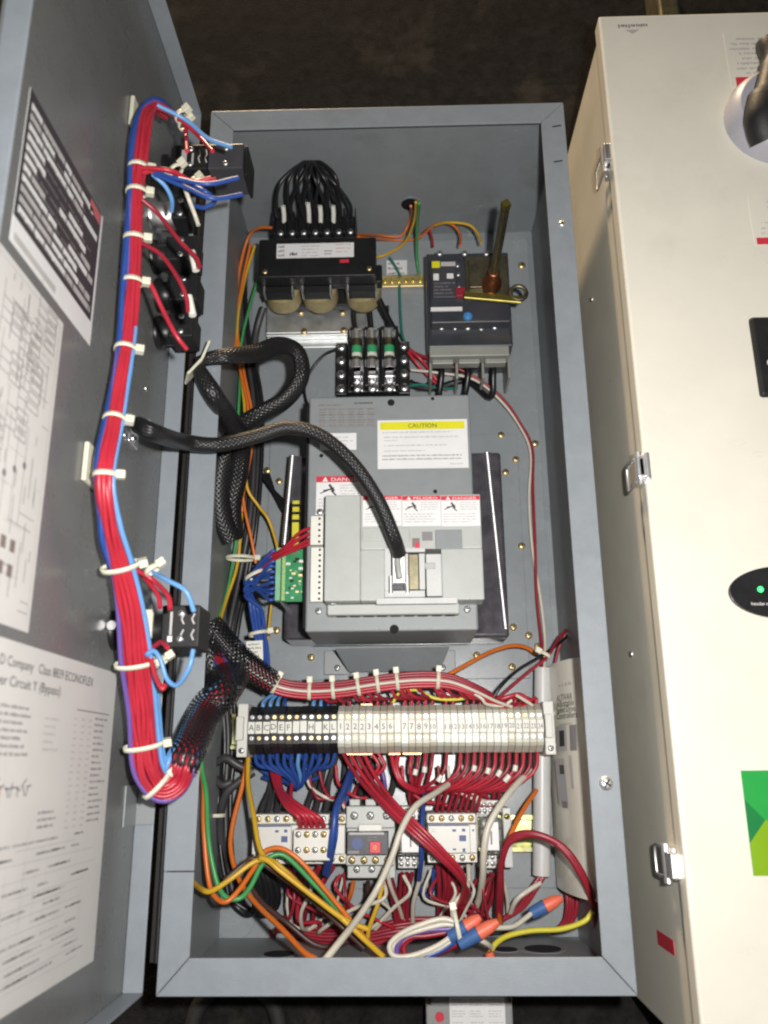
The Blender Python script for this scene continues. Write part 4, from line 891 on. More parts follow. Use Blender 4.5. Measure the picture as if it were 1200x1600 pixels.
S.text('Instruction', x0 + .12, L * .885, .0065, 'ink', width=.34)
for k, tx in enumerate(('ALTIVAR', 'Adjustable', 'Speed Drive', 'Controllers')): S.text(tx, x0 + .06, L * (.822 - k * .027), .0085, 'ink', width=.40 + .03 * k)
S.bars(x0 + .1, L * .72, x0 + .45, L * .71, L * .012, 'ink_pale', .6, 0)
S.rect(.33, L * .60, .60, L * .71, 'ink_pale'); S.rect(.42, L * .62, .55, L * .69, 'ink', 2); S.rect(.68, L * .60, .82, L * .71, 'ink_grey')
S.rect(.22, L * .36, .50, L * .57, 'ink_pale'); S.rect(.22, L * .37, .26, L * .56, 'ink_grey', 2); S.rect(.34, L * .37, .52, L * .50, 'knob_grey', 2); S.rect(.38, L * .50, .50, L * .54, 'ink', 2); S.rect(.36, L * .355, .50, L * .385, 'ink_grey', 3); S.rect(.64, L * .44, .70, L * .58, 'ink_pale')
S.text('2 0 Adv', .16, L * .065, .008, 'ink', width=.34)
tag(S.build('rolled_manual'), 'rolled white instruction manual tucked beside the grey tube', 'manual')
# ================================================================== devices fixed to the open door
def xat(px, q): return P(px, PXY(q)[1], q.z).x
def PXY(p):
    q = ROT.transposed() @ (p - CAM); return (600 + FPX * q.x / -q.z, 800 - FPX * q.y / -q.z)
def device(bx, by, ex, wy, wz, label, cat='switch', name='selector_switch', collar='black', split=1, printed=False, start=.018):
    q = PX(bx, by, xd); x1 = xat(ex, q)
    e = empty(name, (xd, q.y, q.z - wz), label, cat)
    m, fin = part(e, 'collar'); m.lathe((xd + .0002, q.y, q.z), (1, 0, 0), [(0, .015), (.004, .015), (.0045, .012), (start, .012)], collar, 24); fin()
    L = (x1 - xd - start) / split
    for k in range(split):
        m, fin = part(e, 'contact_block', .0012); xa = xd + start + k * L + .0002
        m.box(xa, xa + L - .0004, q.y - wy, q.y + wy, q.z - wz, q.z + wz, 'black_matt' if k % 2 == 0 else 'charcoal'); b = fin()
        for s_ in (-1, 1): screw(b, (xa + L * .5, q.y + s_ * wy * .6, q.z + wz), .0026, 'zinc')
    return e, q, x1
e, q, x1 = device(258, 268, 386, .0135, .019, 'black two-stage contact block at the top of the open door', split=2, start=.012)
S = Sheet((xd + .020, q.y - .009, q.z + .019), (0, 1, 0), (-1, 0, 0), .018, .028, None); S.o = V((xd + .047, q.y - .009, q.z + .0191)); w, h = S.w, S.h
S.rect(w * .1, h * .78, w * .9, h * .95, 'ink_pale'); S.rect(w * .0, h * .55, w * .7, h * .62, 'ink_pale')
for y in (.12, .34): S.line(w * .1, h * y, w * .4, h * (y + .06), .0012, 'ink_pale'); S.line(w * .4, h * (y + .06), w * .6, h * y, .0012, 'ink_pale'); S.line(w * .6, h * y, w * .9, h * (y + .04), .0012, 'ink_pale')
S.build('print', e)
m, fin = part(e, 'end_flange', .001); m.box(x1, x1 + .003, q.y - .017, q.y + .015, q.z - .020, q.z + .014, 'black_matt'); fin()
device(238, 338, 300, .011, .012, 'black pilot device with threaded silver collar on the open door', 'pilot light', 'pilot_light', 'silver', 1, start=.020)
device(240, 402, 312, .012, .014, 'black contact block wired in red below the silver pilot device', start=.014)
device(246, 462, 314, .013, .014, 'black contact block with white wire marker above the lowest one', start=.014)
device(246, 520, 308, .012, .015, 'black contact block just above the white cable tie mount', start=.014)
e, q, x1 = device(178, 985, 320, .0155, .017, 'black start switch with printed contact block low on the open door', split=1, start=.040)
S = Sheet((x1 - .0245, q.y - .013, q.z + .0171), (0, 1, 0), (-1, 0, 0), .026, .023, None); S.o = V((x1 - .001, q.y - .013, q.z + .0171)); w, h = S.w, S.h
S.rect(w * .06, h * .80, w * .22, h * .95, 'sticker_white'); S.rect(w * .25, h * .82, w * .9, h * .90, 'ink_pale')
for y in (.12, .45):
    for x_ in (.1, .55): S.line(w * x_, h * y, w * (x_ + .14), h * (y + .08), .0012, 'ink_pale'); S.line(w * (x_ + .14), h * (y + .08), w * (x_ + .3), h * y, .0012, 'ink_pale')
S.build('print', e)
m, fin = part(e, 'pale_label', .0006); xa = xat(216, q); xb = xat(246, q); m.box(xa, xb, q.y - .008, q.y + .013, q.z + .011, q.z + .0145, 'nylon'); fin()
m, fin = part(e, 'chrome_screw'); m.lathe((xd + .004, q.y + .001, q.z + .014), (0, 0, 1), [(0, .004), (.004, .0035)], 'chrome', 16); fin()
# adhesive tie mounts
def tie_mount(px, py, x, label, tl=.014, turn=0):
    q = PX(px, py, x); k = MB(); k.box(q.x, q.x + .0035, q.y - tl, q.y + tl, q.z - tl, q.z + tl, 'nylon', (q, Matrix.Rotation(turn, 3, 'X'))); k.box(q.x + .0034, q.x + .007, q.y - .006, q.y + .006, q.z - .006, q.z + .006, 'nylon', (q, Matrix.Rotation(turn, 3, 'X'))); tag(k.build('tie_mount', None, .001), label, 'tie mount')
tie_mount(210, 190, xd + .0002, 'white adhesive tie mount at the top bend of the door harness')
tie_mount(140, 730, xd + .0002, 'white adhesive tie mount beside the middle of the door harness')
k = MB(); a0, a1 = P(291, 592, .232), P(325, 541, .240); ax = (a1 - a0).normalized(); s_ = V((ax.y, -ax.x, 0)) * .0013; u_ = V((.004, 0, .011)); mid_ = (a0 + a1) / 2 + V((.003, -.0015, 0))
for pa_, pb2 in ((a0, mid_), (mid_, a1)): k.hexa([pa_ - s_ - u_, pb2 - s_ - u_, pb2 + s_ - u_, pa_ + s_ - u_, pa_ - s_ + u_, pb2 - s_ + u_, pb2 + s_ + u_, pa_ + s_ + u_], 'nylon')
tag(k.build('tie_mount', None, .0005), 'white tie mount standing on edge at the hinge side, holding black sleeves', 'tie mount')
# small metal clip where the keypad cable leaves the door
q = PX(208, 668, xd); e = empty('cable_clamp', (xd, q.y, q.z - .012), 'shiny metal clamp on the door at the end of the keypad cable', 'cable clamp')
m, fin = part(e, 'clamp', .0008); m.box(xd, xd + .002, q.y - .016, q.y + .008, q.z - .010, q.z + .012, 'chrome'); m.box(xd + .002, xd + .016, q.y - .004, q.y + .004, q.z - .009, q.z + .009, 'chrome'); fin(); screw(e, (xd + .002, q.y - .011, q.z + .003), .0034, 'chrome', (1, 0, 0))
for px, py in ((207, 570), (228, 607), (195, 680)): screw(door, PX(px, py, xd), .0026, 'chrome', (1, 0, 0))

# ================================================================== harness running down the door
HX = -.186
hp = [('x', 262, 178, HX + .006), ('x', 240, 166, HX + .002), ('x', 224, 190, HX), ('x', 216, 262, HX), ('x', 211, 340, HX), ('x', 207, 440, HX), ('x', 196, 545, HX), ('x', 179, 655, HX), ('x', 164, 742, HX + .001), ('x', 172, 820, HX + .002), ('x', 188, 885, HX + .004), ('x', 203, 960, HX + .006), ('x', 212, 1036, HX + .006), ('x', 220, 1110, HX + .006), ('x', 225, 1165, HX + .007), ('x', 233, 1208, HX + .010), ('x', 252, 1232, HX + .018), ('x', 276, 1220, HX + .028), ('x', 290, 1185, HX + .034), P(318, 1118, .224), P(345, 1080, .205), P(358, 1058, .165), P(342, 1030, .128), P(334, 1000, .120)]
base = spl([pt(p) for p in hp], 6); nB = len(base)
def fallh(t): return (.47 if t < .36 else .47 + .53 * min(1, (t - .36) / .16)) * (1 if t < .78 else max(.45, 1 - (t - .78) * 5))
lay = [(-4.2, 0, 'blue'), (-3.6, .0022, 'blue'), (-3.0, .001, 'violet'), (-2.6, 0, 'red'), (-1.9, .0024, 'red'), (-1.1, .0034, 'red'), (-.3, .0030, 'red'), (.5, .0036, 'red'), (1.3, .0030, 'red'), (2.1, .0024, 'red'), (2.9, .0, 'red'), (-1.0, -.003, 'violet'), (1.0, -.003, 'blue')]
labs = {'red': ('red control wire bundled in the harness down the door', 'red wires of the door harness'), 'blue': ('dark blue wire bundled in the harness down the door', 'blue wires of the door harness'), 'violet': ('violet wire bundled in the harness down the door', 'violet wires of the door harness'), 'light_blue': ('light blue wire along the hinge side of the door harness', 'light blue wires of the door harness')}
for a_, b_, c_ in lay:
    ph = random.uniform(0, 6); pp = offset(base, a_ * .0029, b_, fallh);
    if c_ == 'blue': pp = [p.lerp(q_ - V((.004, 0, .002)), min(1, max(0, (i / nB - .40) / .06))) for i, (p, q_) in enumerate(zip(pp, base))]
    f1, f2 = random.uniform(.10, .22), random.uniform(.3, .5); pp = [p + V((.0009 * math.sin(i * f2 + ph), 0, .0010 * math.sin(i * f1 + ph) + .0006 * math.sin(i * f2))) for i, p in enumerate(pp)]
    wire_v(pp, c_, *labs[c_], r=.00195)
lb = offset(base, 3.7 * .0029, .001, fallh); i0 = int(nB * .25); wire_v(lb[i0:], 'light_blue', *labs['light_blue'], r=.0019); wire_v(offset(base, 4.3 * .0029, -.001, fallh)[int(nB * .55):], 'light_blue', *labs['light_blue'], r=.0018)
for px, py, ra in ((219, 262, .0072), (214, 305, .0072), (210, 376, .0072), (206, 444, .0072), (196, 546, .0072), (179, 656, .0072), (164, 742, .0072), (188, 886, .0125), (212, 1036, .0140), (224, 1162, .0138), (247, 1228, .0115)):
    i = min(range(nB), key=lambda k: (PXY(base[k])[0] - px) ** 2 + (PXY(base[k])[1] - py) ** 2)
    cable_tie(base[i], base[min(i + 1, nB - 1)] - base[i - 1], ra, .0068, 'white nylon cable tie round the door harness', 'ties on the door harness')
# branches from the harness to the door devices
DW = 'branch wires on the door'
def dwire(m, label, *p, r=.0018): wire([x if isinstance(x, V) else (('x',) + x if len(x) == 3 and x[2] < 0 else x) for x in p], m, label, DW, r)
dwire('red', 'red wire dropping from the top bend onto the contact block', (240, 166, HX + .004), (268, 176, HX + .014), (286, 190, HX + .022), (290, 215, -.160), (292, 236, -.152))
dwire('red', 'red wire slanting from the top tie to the block end', (250, 168, HX + .006), (280, 186, HX + .020), (310, 212, -.150), (332, 236, -.135))
dwire('light_blue', 'light blue wire slanting from the top tie to the block end', (245, 164, HX + .006), (290, 190, HX + .026), (325, 215, -.142), (362, 230, -.122))
dwire('red', 'red wire curving from the harness under the top contact block', (222, 262, HX + .004), (250, 262, -.168), (272, 268, -.158), (300, 285, -.148), (330, 278, -.134))
dwire('red', 'second red wire curving from the harness under the top block', (222, 270, HX + .004), (255, 266, -.168), (280, 276, -.156), (306, 288, -.146), (338, 280, -.130))
dwire('blue', 'dark blue wire ending on the upper side of the block end', (240, 268, -.175), (285, 284, -.152), (325, 288, -.132), (372, 278, -.112))
dwire('blue', 'dark blue wire ending on the lower side of the block end', (240, 272, -.175), (290, 292, -.150), (330, 308, -.130), (378, 304, -.110))
dwire('blue', 'dark blue wire hanging in a short loop below the top block', (300, 290, -.148), (322, 300, -.136), (336, 312, -.132), (318, 324, -.142), (304, 322, -.150))
dwire('light_blue', 'light blue wire curving into the silver pilot device', (238, 272, -.176), (258, 290, -.168), (270, 312, -.164), (268, 330, -.168))
dwire('white_wire', 'cream wire hanging below the top contact block', (286, 286, -.156), (294, 312, -.152), (302, 336, -.150), (310, 352, -.146))
dwire('dark_red', 'dark red wire slanting across the silver pilot device', (222, 312, HX + .006), (250, 336, -.168), (282, 376, -.152), (305, 400, -.140), (312, 418, -.136))
dwire('dark_red', 'dark red wire arching to the block with white marker', (222, 380, HX + .006), (250, 400, -.166), (278, 436, -.152), (290, 466, -.146), (294, 488, -.144))
dwire('red', 'red wire arching to the lowest black contact block', (224, 434, HX + .006), (238, 446, -.172), (256, 486, -.164), (276, 522, -.154), (292, 546, -.148))
dwire('red', 'red wire running from the lower tie to the start switch top', (208, 884, HX + .010), (225, 900, -.172), (245, 928, -.160), (250, 950, -.156))
dwire('red', 'second red wire from the lower tie to the start switch top', (208, 888, HX + .010), (240, 905, -.164), (260, 932, -.152), (266, 952, -.148))
dwire('light_blue', 'light blue wire arching from the lower tie over the start switch', (204, 872, HX + .010), (226, 888, -.172), (262, 905, -.152), (292, 926, -.138), (303, 955, -.134))
dwire('light_blue', 'light blue wire looping below the start switch back to the harness', (302, 1015, -.136), (296, 1042, -.138), (278, 1068, -.148), (258, 1058, -.158), (250, 1030, -.162), (240, 1016, -.166), (228, 1024, -.170))
dwire('red', 'red wire looping below the start switch', (240, 1010, -.168), (250, 1005, -.162), (262, 1012, -.154)); dwire('red', 'red wire folded back beneath the start switch tie', (236, 1030, -.168), (242, 1055, -.164), (252, 1076, -.158), (258, 1070, -.156))
for px, py in ((238, 890), (252, 1034), (283, 182), (288, 194), (275, 266), (303, 286)):
    cable_tie(PX(px, py, -.164), V((.6, -.8, 0)), .005, .005, 'small white cable tie round branch wires on the door', 'small ties on door branch wires')
for px, py, lab in ((303, 408, 'white sleeve marker on a dark red door wire'), (298, 478, 'white sleeve marker at the contact block terminal')):
    q = PX(px, py, -.143); k = MB(); k.tube([q + V((-.002, .008, 0)), q, q + V((.002, -.008, 0))], .0028, 'tag_white', 8); tag(k.build('wire_marker'), lab, 'wire marker')
# ================================================================== black sleeves and the keypad cable
def sleeve(pts, r, label, m='braid', flat=1.0, name='braided_sleeve', per=8, rlist=None):
    pp = spl([pt(p) for p in pts], per); mb = MB(); n = len(pp)
    rr = r if rlist is None else [r * (rlist[min(int(i / (n - 1) * (len(rlist) - 1)), len(rlist) - 2)] * (1 - ((i / (n - 1) * (len(rlist) - 1)) % 1)) + rlist[min(int(i / (n - 1) * (len(rlist) - 1)) + 1, len(rlist) - 1)] * ((i / (n - 1) * (len(rlist) - 1)) % 1)) if i < n - 1 else r * rlist[-1] for i in range(n)]
    mb.tube(pp, rr, m, 20, flat=flat, caps=(m != 'braid_open')); return tag(mb.build(name), label, 'sleeve')
kc_ = [('x', 216, 664, xd + .016), ('x', 240, 676, -.176), P(285, 690, .262), P(340, 695, .245), P(400, 682, .235), P(450, 668, .232), P(500, 680, .230), P(550, 722, .228), P(590, 780, .220), P(615, 838, .206), P(624, 866, .192)]
sleeve(kc_, .0064, 'thick black keypad cable arching from the door to the drive', 'braid_fine', name='keypad_cable', rlist=[1.05, 1.1, 1.1, 1, 1, .95, .95, .95, 1, 1])
q = P(623, 874, .186); e = empty('cable_plug', (q.x, q.y, .176), 'metal plug of the keypad cable in the drive socket', 'plug'); m, fin = part(e, 'shell', .001); m.box(q.x - .006, q.x + .006, q.y - .022, q.y + .004, .177, .188, 'silver'); fin()
for s_ in (-1, 1): m, fin = part(e, 'thumbscrew'); m.cyl((q.x + s_ * .0075, q.y - .014, .180), (q.x + s_ * .0075, q.y - .030, .180), .0022, 'chrome'); fin()
m, fin = part(e, 'grey_wire_end'); m.tube(spl([q + V((0, .004, .006)), q + V((-.001, -.004, .008)), q + V((0, -.014, .012)), q + V((.001, -.020, .0125))], 5), .0026, 'light_grey_plastic', 8); fin()
sleeve([P(308, 566, .236), P(330, 559, .238), P(360, 556, .234), P(400, 552, .205), P(438, 540, .180), P(466, 552, .165), P(470, 590, .160), P(445, 625, .155), P(405, 648, .150), P(372, 672, .140), P(352, 715, .125), P(344, 765, .115), P(348, 810, .105), P(362, 845, .095)], .0085, 'black braided sleeve looping from the tie mount into the cabinet', flat=.75, rlist=[.6, .8, 1.0, 1.1, 1.1, 1.1, 1.15, 1.2, 1.3, 1.4, 1.4, 1.2])
sleeve([P(308, 572, .236), P(320, 594, .236), P(338, 624, .228), P(358, 655, .190), P(376, 690, .140), P(372, 740, .115), P(362, 790, .100), P(366, 840, .085)], .0085, 'short black braided sleeve dropping straight from the tie mount', rlist=[.7, 1, 1.15, 1.2, 1.2, 1.2])
sleeve([P(360, 1056, .160), P(345, 1080, .205), P(317, 1119, .223), ('x', 292, 1178, HX + .034), ('x', 284, 1205, HX + .030)][::-1], .0150, 'open mesh sleeve round harness wires crossing into the cabinet', 'braid_open', .75, rlist=[.75, .9, 1.05, 1.2, 1.2])
sleeve([P(326, 975, .130), P(338, 992, .128), P(362, 1020, .122), P(392, 1044, .112), P(428, 1068, .102)], .0118, 'open mesh sleeve feeding red wires to the strip bundle', 'braid_open', rlist=[1.1, 1.2, 1.2, 1.1, .95])
sleeve([P(330, 985, .118), P(326, 1020, .120), P(336, 1050, .118), P(362, 1060, .112)], .0125, 'dark mesh sleeve bend against the left cabinet wall', 'braid', rlist=[1, 1.1, 1])
# dark wire trunk along the left wall
for k in range(9):
    o_ = (k - 4) * 4.2; z = .022 + .007 * (k % 3)
    wire([P(372 + o_ * .5, 420, z), P(378 + o_ * .6, 520, z), P(392 + o_, 620, z + .01), P(392 + o_, 720, z + .012), P(384 + o_, 820, z + .01), P(372 + o_, 900, z), P(356 + o_, 980, z + .004), P(346 + o_, 1060, z), P(352 + o_, 1150, z), P(348 + o_ * .8, 1240, z), P(350 + o_ * .7, 1330, z), P(362 + o_ * .6, 1400, z)], 'grey_wire' if k % 2 else 'black_wire', 'dark grey wire in the trunk along the left cabinet wall', 'dark trunk wires on the left', .0026)
for k in range(5):
    wire([P(404 + k * 4, 740, .04), P(425 + k * 3, 765 + k * 5, .045), P(452 + k, 790 + k * 6, .05), P(470, 805 + k * 6, .06)], 'black_wire', 'thin black wire curving from the trunk behind the drive', 'thin black wires beside the heatsink', .0013)
TRK = 'coloured wires down the left side'
def iw(m, label, *p, r=.0017, g=TRK): return wire(p, m, label, g, r)
iw('orange', 'orange wire bending from the transformer terminal down the left side', P(430, 356, .100), (405, 358, .088), (388, 372, .070), (376, 420, .060), (368, 480, .058), (366, 535, .062), (378, 590, .070), (388, 640, .075), (384, 690, .075), (376, 740, .075), (382, 790, .070), (392, 840, .065), (400, 880, .06))
iw('orange', 'second orange wire beside the transformer corner', (392, 380, .062), (378, 440, .055), (370, 510, .055), (382, 580, .066), (394, 650, .068), (392, 700, .07), (382, 760, .07), (378, 800, .066))
iw('yellow', 'yellow wire next to the orange ones left of the transformer', (398, 384, .055), (384, 430, .05), (372, 500, .055), (372, 560, .060), (382, 620, .068), (386, 700, .073), (386, 760, .07), (402, 790, .062), (420, 812, .052), (432, 850, .050), (436, 880, .060))
iw('green', 'green wire passing left of the transformer base', (402, 440, .040), (386, 490, .045), (378, 540, .050), (376, 600, .055), (372, 650, .060), (368, 720, .060), (374, 790, .055), (366, 870, .050), (352, 930, .060), (338, 975, .085))
iw('yellow', 'yellow-green earth wire slanting to the mesh sleeve', (378, 800, .05), (370, 880, .05), (356, 935, .062), (342, 976, .090))
iw('orange', 'orange wire hooked over the transformer top right', P(556, 366, .085), (590, 368, .030), (625, 368, .022), (640, 340, .040), P(642, 322, .110), r=.0015); iw('orange', 'orange wire running on to the breaker top', P(560, 370, .08), (600, 374, .02), (650, 374, .018), (680, 352, .045), (705, 350, .055), (718, 366, .055), (719, 384, .07), r=.0015)
iw('yellow', 'yellow wire hanging from the top wall hole to the transformer', P(650, 316, .135), (648, 345, .085), (630, 380, .040), (600, 400, .022), (572, 404, .03))
iw('yellow', 'yellow wire arching onto the breaker top', (680, 352, .045), (700, 348, .062), (730, 350, .066), (745, 362, .066), (752, 380, .074), r=.0016)
iw('dark_red', 'dark red wire curling behind the breaker top left', (655, 372, .018), (668, 358, .03), (675, 372, .03), (676, 386, .03))
iw('green', 'green earth wire from the top wall hole to the grounding bar', P(655, 318, .140), (652, 350, .080), (650, 400, .030), (655, 428, .020), r=.0018)
iw('teal', 'dark green earth wire dropping from the bar to the fuse block', (624, 445, .016), (626, 490, .015), (630, 525, .018), (640, 545, .02))
iw('teal', 'dark green wire tail under the ground label', (608, 402, .02), (616, 415, .018), (626, 432, .018))
# red and white pair round the right side
iw('dark_red', 'dark red wire sweeping from the fuse block down the right side', (640, 548, .035), (680, 564, .040), (730, 582, .036), (780, 618, .028), (815, 662, .022), (830, 700, .018), (832, 760, .016), (835, 850, .016), (840, 930, .016), (846, 1000, .02), (848, 1050, .038))
iw('white_wire', 'white wire paired with the dark red one down the right side', (642, 578, .035), (690, 583, .036), (740, 594, .032), (785, 630, .025), (815, 672, .020), (829, 712, .016), (828, 780, .014), (833, 860, .014), (843, 930, .014), (850, 1000, .018), (850, 1050, .038))
iw('red', 'red wire slanting off the fuse block right terminal', (640, 546, .036), (655, 560, .034), (672, 580, .026), (690, 606, .016), r=.0022); iw('red', 'second red wire slanting off the fuse block terminal', (638, 550, .036), (652, 568, .033), (676, 596, .022), (698, 610, .014), r=.0020)
iw('teal', 'green wire off the lowest fuse block side terminal', (640, 603, .032), (660, 600, .028), (690, 607, .02), (715, 606, .014)); iw('black_wire', 'black wire looping from the fuse block left terminal down behind the drive', (528, 545, .034), (505, 555, .028), (485, 580, .022), (476, 610, .02), (482, 635, .03), (486, 650, .04))
for k, px in enumerate((557, 581, 608)):
    iw('black_wire', 'black cable from the transformer into the fuse block top', P(px - 4, 478, .040), P(px - 3, 500, .036), P(px, 520, .034), r=.003, g='black cables into the fuse block top')
iw('black_wire', 'heavy black cable slanting beside the transformer right corner', P(592, 468, .06), (604, 495, .045), (618, 520, .03), (632, 545, .022), r=.0042)
iw('grey_wire', 'grey cable slanting beside the transformer left corner', P(412, 480, .04), (402, 510, .03), (398, 540, .024), (400, 580, .02), r=.0042)
# ================================================================== blue wires into the green board
BG = 'blue wires plugged into the green board'
for k, c in enumerate(CN):
    f = P(384 + (k % 3) * 4, 905 + (k % 4) * 9, .110 - .004 * (k % 3))
    wire([c, c + V((-.006, -.001, .001)), V((f.x + .012, f.y * .5 + c.y * .5, .120)), f, P(392 + (k % 4) * 5, 950, .098), P(398 + (k % 4) * 5, 985, .088), P(404 + (k % 4) * 5, 1020, .08), P(402 + (k % 4) * 6, 1060, .07)], 'blue', 'blue wire fanning into the green circuit board connector', BG, .0018)
for k in range(4):
    y = 824 + k * 8; wire([P(488, y, .156), P(470, y + 8, .150), P(440, 858 + k * 3, .140), P(415, 872 + k * 3, .125), P(402, 885 + k * 4, .105)], 'red', 'red wire from the drive connector strip above the green board', 'red wires above the green board', .0017)
cable_tie(P(404, 990, .088), V((.2, -1, 0)), .0095, .008, 'white cable tie round the blue wires below the green board', None)
cable_tie(P(400, 898, .112), V((.4, -.8, 0)), .011, .008, 'white cable tie holding the blue fan at the green board', None)
cable_tie(P(376, 872, .060), V((0, -1, 0)), .015, .010, 'white cable tie round the dark trunk left of the drive', None)
a = R4(386, 1002, 412, 1040, .092); S = Sheet((a[0], a[2], .0915), (1, .06, 0), (-.06, 1, 0), a[1] - a[0], a[3] - a[2], 'tag_white', .0006); S.bars(.002, S.h * .9, S.w * .9, S.h * .1, S.h * .16, 'ink_grey', .5, .4); tag(S.build('wire_tag'), 'white printed tag on the blue wires', 'wire tag')
iw('yellow', 'yellow wire end below the green board', (424, 945, .05), (420, 975, .045), (418, 1000, .04), r=.0014)
# ================================================================== red bundle over the terminal strip
bp = [(385, 1040, .112), (430, 1070, .102), (475, 1079, .098), (530, 1077, .097), (590, 1068, .097), (650, 1062, .097), (700, 1064, .096), (740, 1078, .094), (775, 1095, .090), (800, 1104, .084)]
bpath = spl([P(*p) for p in bp], 6)
RB = 'red wires in the bundle above the strip'
def fb_(t): return 1.0 if t < .6 else max(.35, 1 - (t - .6) * 1.6)
for a_, b_ in ((-2.2, 0), (-1.3, .002), (-.4, .003), (.5, .0025), (1.4, .001), (2.2, -.001), (0, -.002)):
    wire_v(offset(bpath, a_ * .0029, b_, fb_), 'red' if a_ < .4 else 'dark_red', 'red wire in the curved bundle above the terminal strip', RB, .0019)
wire_v(offset(bpath, -.2 * .003, .0052, fb_), 'white_wire', 'single white wire riding on the red bundle above the strip', None, .0015)
for px, py in ((432, 1071), (483, 1080), (525, 1077), (556, 1073), (585, 1068), (616, 1064), (686, 1063)):
    i = min(range(len(bpath)), key=lambda k: (PXY(bpath[k])[0] - px) ** 2 + (PXY(bpath[k])[1] - py) ** 2); cable_tie(bpath[i], bpath[min(i + 1, len(bpath) - 1)] - bpath[i - 1], .0082, .0062, 'thin white cable tie round the red bundle above the strip', 'ties on the red bundle')
UPZ = ZS - .024
def near(px): return min(range(len(bpath)), key=lambda k: abs(PXY(bpath[k])[0] - px))
for k, x in enumerate(XW):
    if k in (2, 8, 14, 17, 23, 26): continue
    ex = PXY(V((x, sy1, UPZ)))[0]; sx = ex - (22 if k < 12 else 30 if k < 20 else 38) + random.uniform(-8, 8); s0_ = bpath[near(min(sx, 790))]; e_ = V((x, sy1 - .002, UPZ))
    s0_ = s0_ + V((0, -.004, -.002)); mid = s0_.lerp(e_, .45) + V((random.uniform(-.002, .002), -.001, .004))
    wire_v(spl([s0_, mid, V((x, sy1 + .006, UPZ + .001)), e_], 5), random.choice(['red', 'red', 'dark_red']), 'red wire dropping from the bundle into the beige terminals', 'red wires into the strip top', .0018)
for k, x in enumerate(XB):
    if k in (0, 5, 6, 7, 11): continue
    e_ = V((x, sy1 - .002, UPZ)); px = 418 + 6 * k if k < 5 else 500 + (k - 8) * 7
    wire_v(spl([P(px + 14, 1070, .086), P(px + 6, 1082, .086), V((x, sy1 + .005, UPZ + .002)), e_], 5), random.choice(['light_blue', 'blue', 'light_blue']), 'blue wire dropping into the black terminals', 'blue wires into the strip top', .0018)
iw('lemon', 'yellow wire weaving behind the red drops above the strip', P(614, 1098, .080), P(626, 1082, .082), P(650, 1080, .083), P(680, 1090, .082), P(715, 1092, .084), P(745, 1086, .086), r=.0017)
iw('orange', 'orange-red wire rising from the red bundle to the right', P(686, 1062, .100), (720, 1045, .085), (765, 1020, .06), (800, 1008, .045), (825, 1012, .035), (838, 1022, .03), r=.0022)
iw('black_wire', 'black wire arching from the strip end to the right wall', P(768, 1095, .092), (785, 1070, .092), (810, 1045, .085), (850, 1022, .078), (880, 1000, .06), (895, 985, .04), r=.0016)
iw('dark_red', 'dark red wire arching beside the black one to the right wall', P(772, 1098, .092), (795, 1075, .090), (830, 1048, .085), (856, 1024, .080), (876, 995, .06), (892, 978, .04), r=.0016); iw('dark_red', 'dark red wire dropping behind the rolled manual', (888, 982, .045), (876, 1010, .04), (866, 1040, .035), r=.0016)
iw('red', 'red wire sagging behind the strip end near the tube', P(765, 1100, .086), (790, 1088, .09), (812, 1086, .09), (830, 1098, .088), r=.0022); iw('white_wire', 'white wire by the strip end near the tube', P(735, 1080, .095), (752, 1092, .096), (762, 1100, .094), (785, 1104, .09), (800, 1094, .09), r=.0016)
iw('white_wire', 'short white wire beside the red sag at the strip end', P(806, 1086, .092), (820, 1092, .091), (832, 1102, .088), r=.0016)
# ================================================================== below the strip
LOZ = ZS - .026
for k, x in enumerate(XB):
    e_ = V((x, sy0 + .001, LOZ)); u = k / 11; cx_ = 430 + 62 * u; dep = 26 + 22 * math.sin(math.pi * (.15 + .8 * u)) - (0 if k % 2 else 5)
    a_ = P(PXY(e_)[0] + (6 - 14 * u), 1196, .066); b__ = P(cx_ + 12 * (1 - u), 1178 + dep * .85, .056); c__ = P(456 + 16 * u, 1184 + dep, .046)
    wire_v(spl([e_, a_, b__, c__, P(430, 1205 + k, .030), P(390, 1188, .024)], 6), 'light_blue' if k == 6 else 'blue', 'blue wire hanging in a curve under the black terminals', 'blue wires under the strip', .0021)
for k in range(5):
    wire_v(spl([V((XB[k * 2], sy0 + .001, LOZ - .008)), P(420 + k * 20, 1200, .05), P(440 + k * 12, 1222 - k, .04), P(410, 1215, .024)], 6), 'blue', 'blue wire in the lower layer under the black terminals', 'blue wires under the strip', .0021)
RL = 'red wires under the beige terminals'
def under(k, pts, m='red', lab='red wire leaving the underside of the beige terminals', r=.0019): wire_v(spl([V((XW[k], sy0 + .001, LOZ))] + [pt(p) for p in pts], 6), m, lab, RL, r)
# long diagonal bundle in front of the contactors
for k in range(4):
    d = k * 5 - 7; under(k, [(548 + k * 10, 1198, .078), (572 + d * .6 + k * 6, 1226, .088), (612 + d, 1262 - d * .5, .108), (650 + d, 1298 - d * .6, .118), (690 + d * .7, 1336 - d * .5, .116), (718 + d * .5, 1366 - d * .3, .105), (728 - d * .4, 1395, .080), (716 - d, 1425, .045), (700 - d, 1440, .02)], 'red' if k % 2 else 'dark_red', 'long red wire crossing diagonally before the contactors', .0021)
for k in (4, 5): under(k, [(592 + (k - 4) * 9, 1196, .072), (580 + (k - 4) * 5, 1214, .068), (566, 1222, .050), (556, 1234, .03), (548, 1258, .03)])
for k in (7, 8): under(k, [(616 + (k - 7) * 4, 1200, .076), (626 + (k - 7) * 4, 1222, .076), (646, 1235 - (k - 7) * 3, .070), (664, 1240, .055), (672, 1250, .04)], r=.0024)
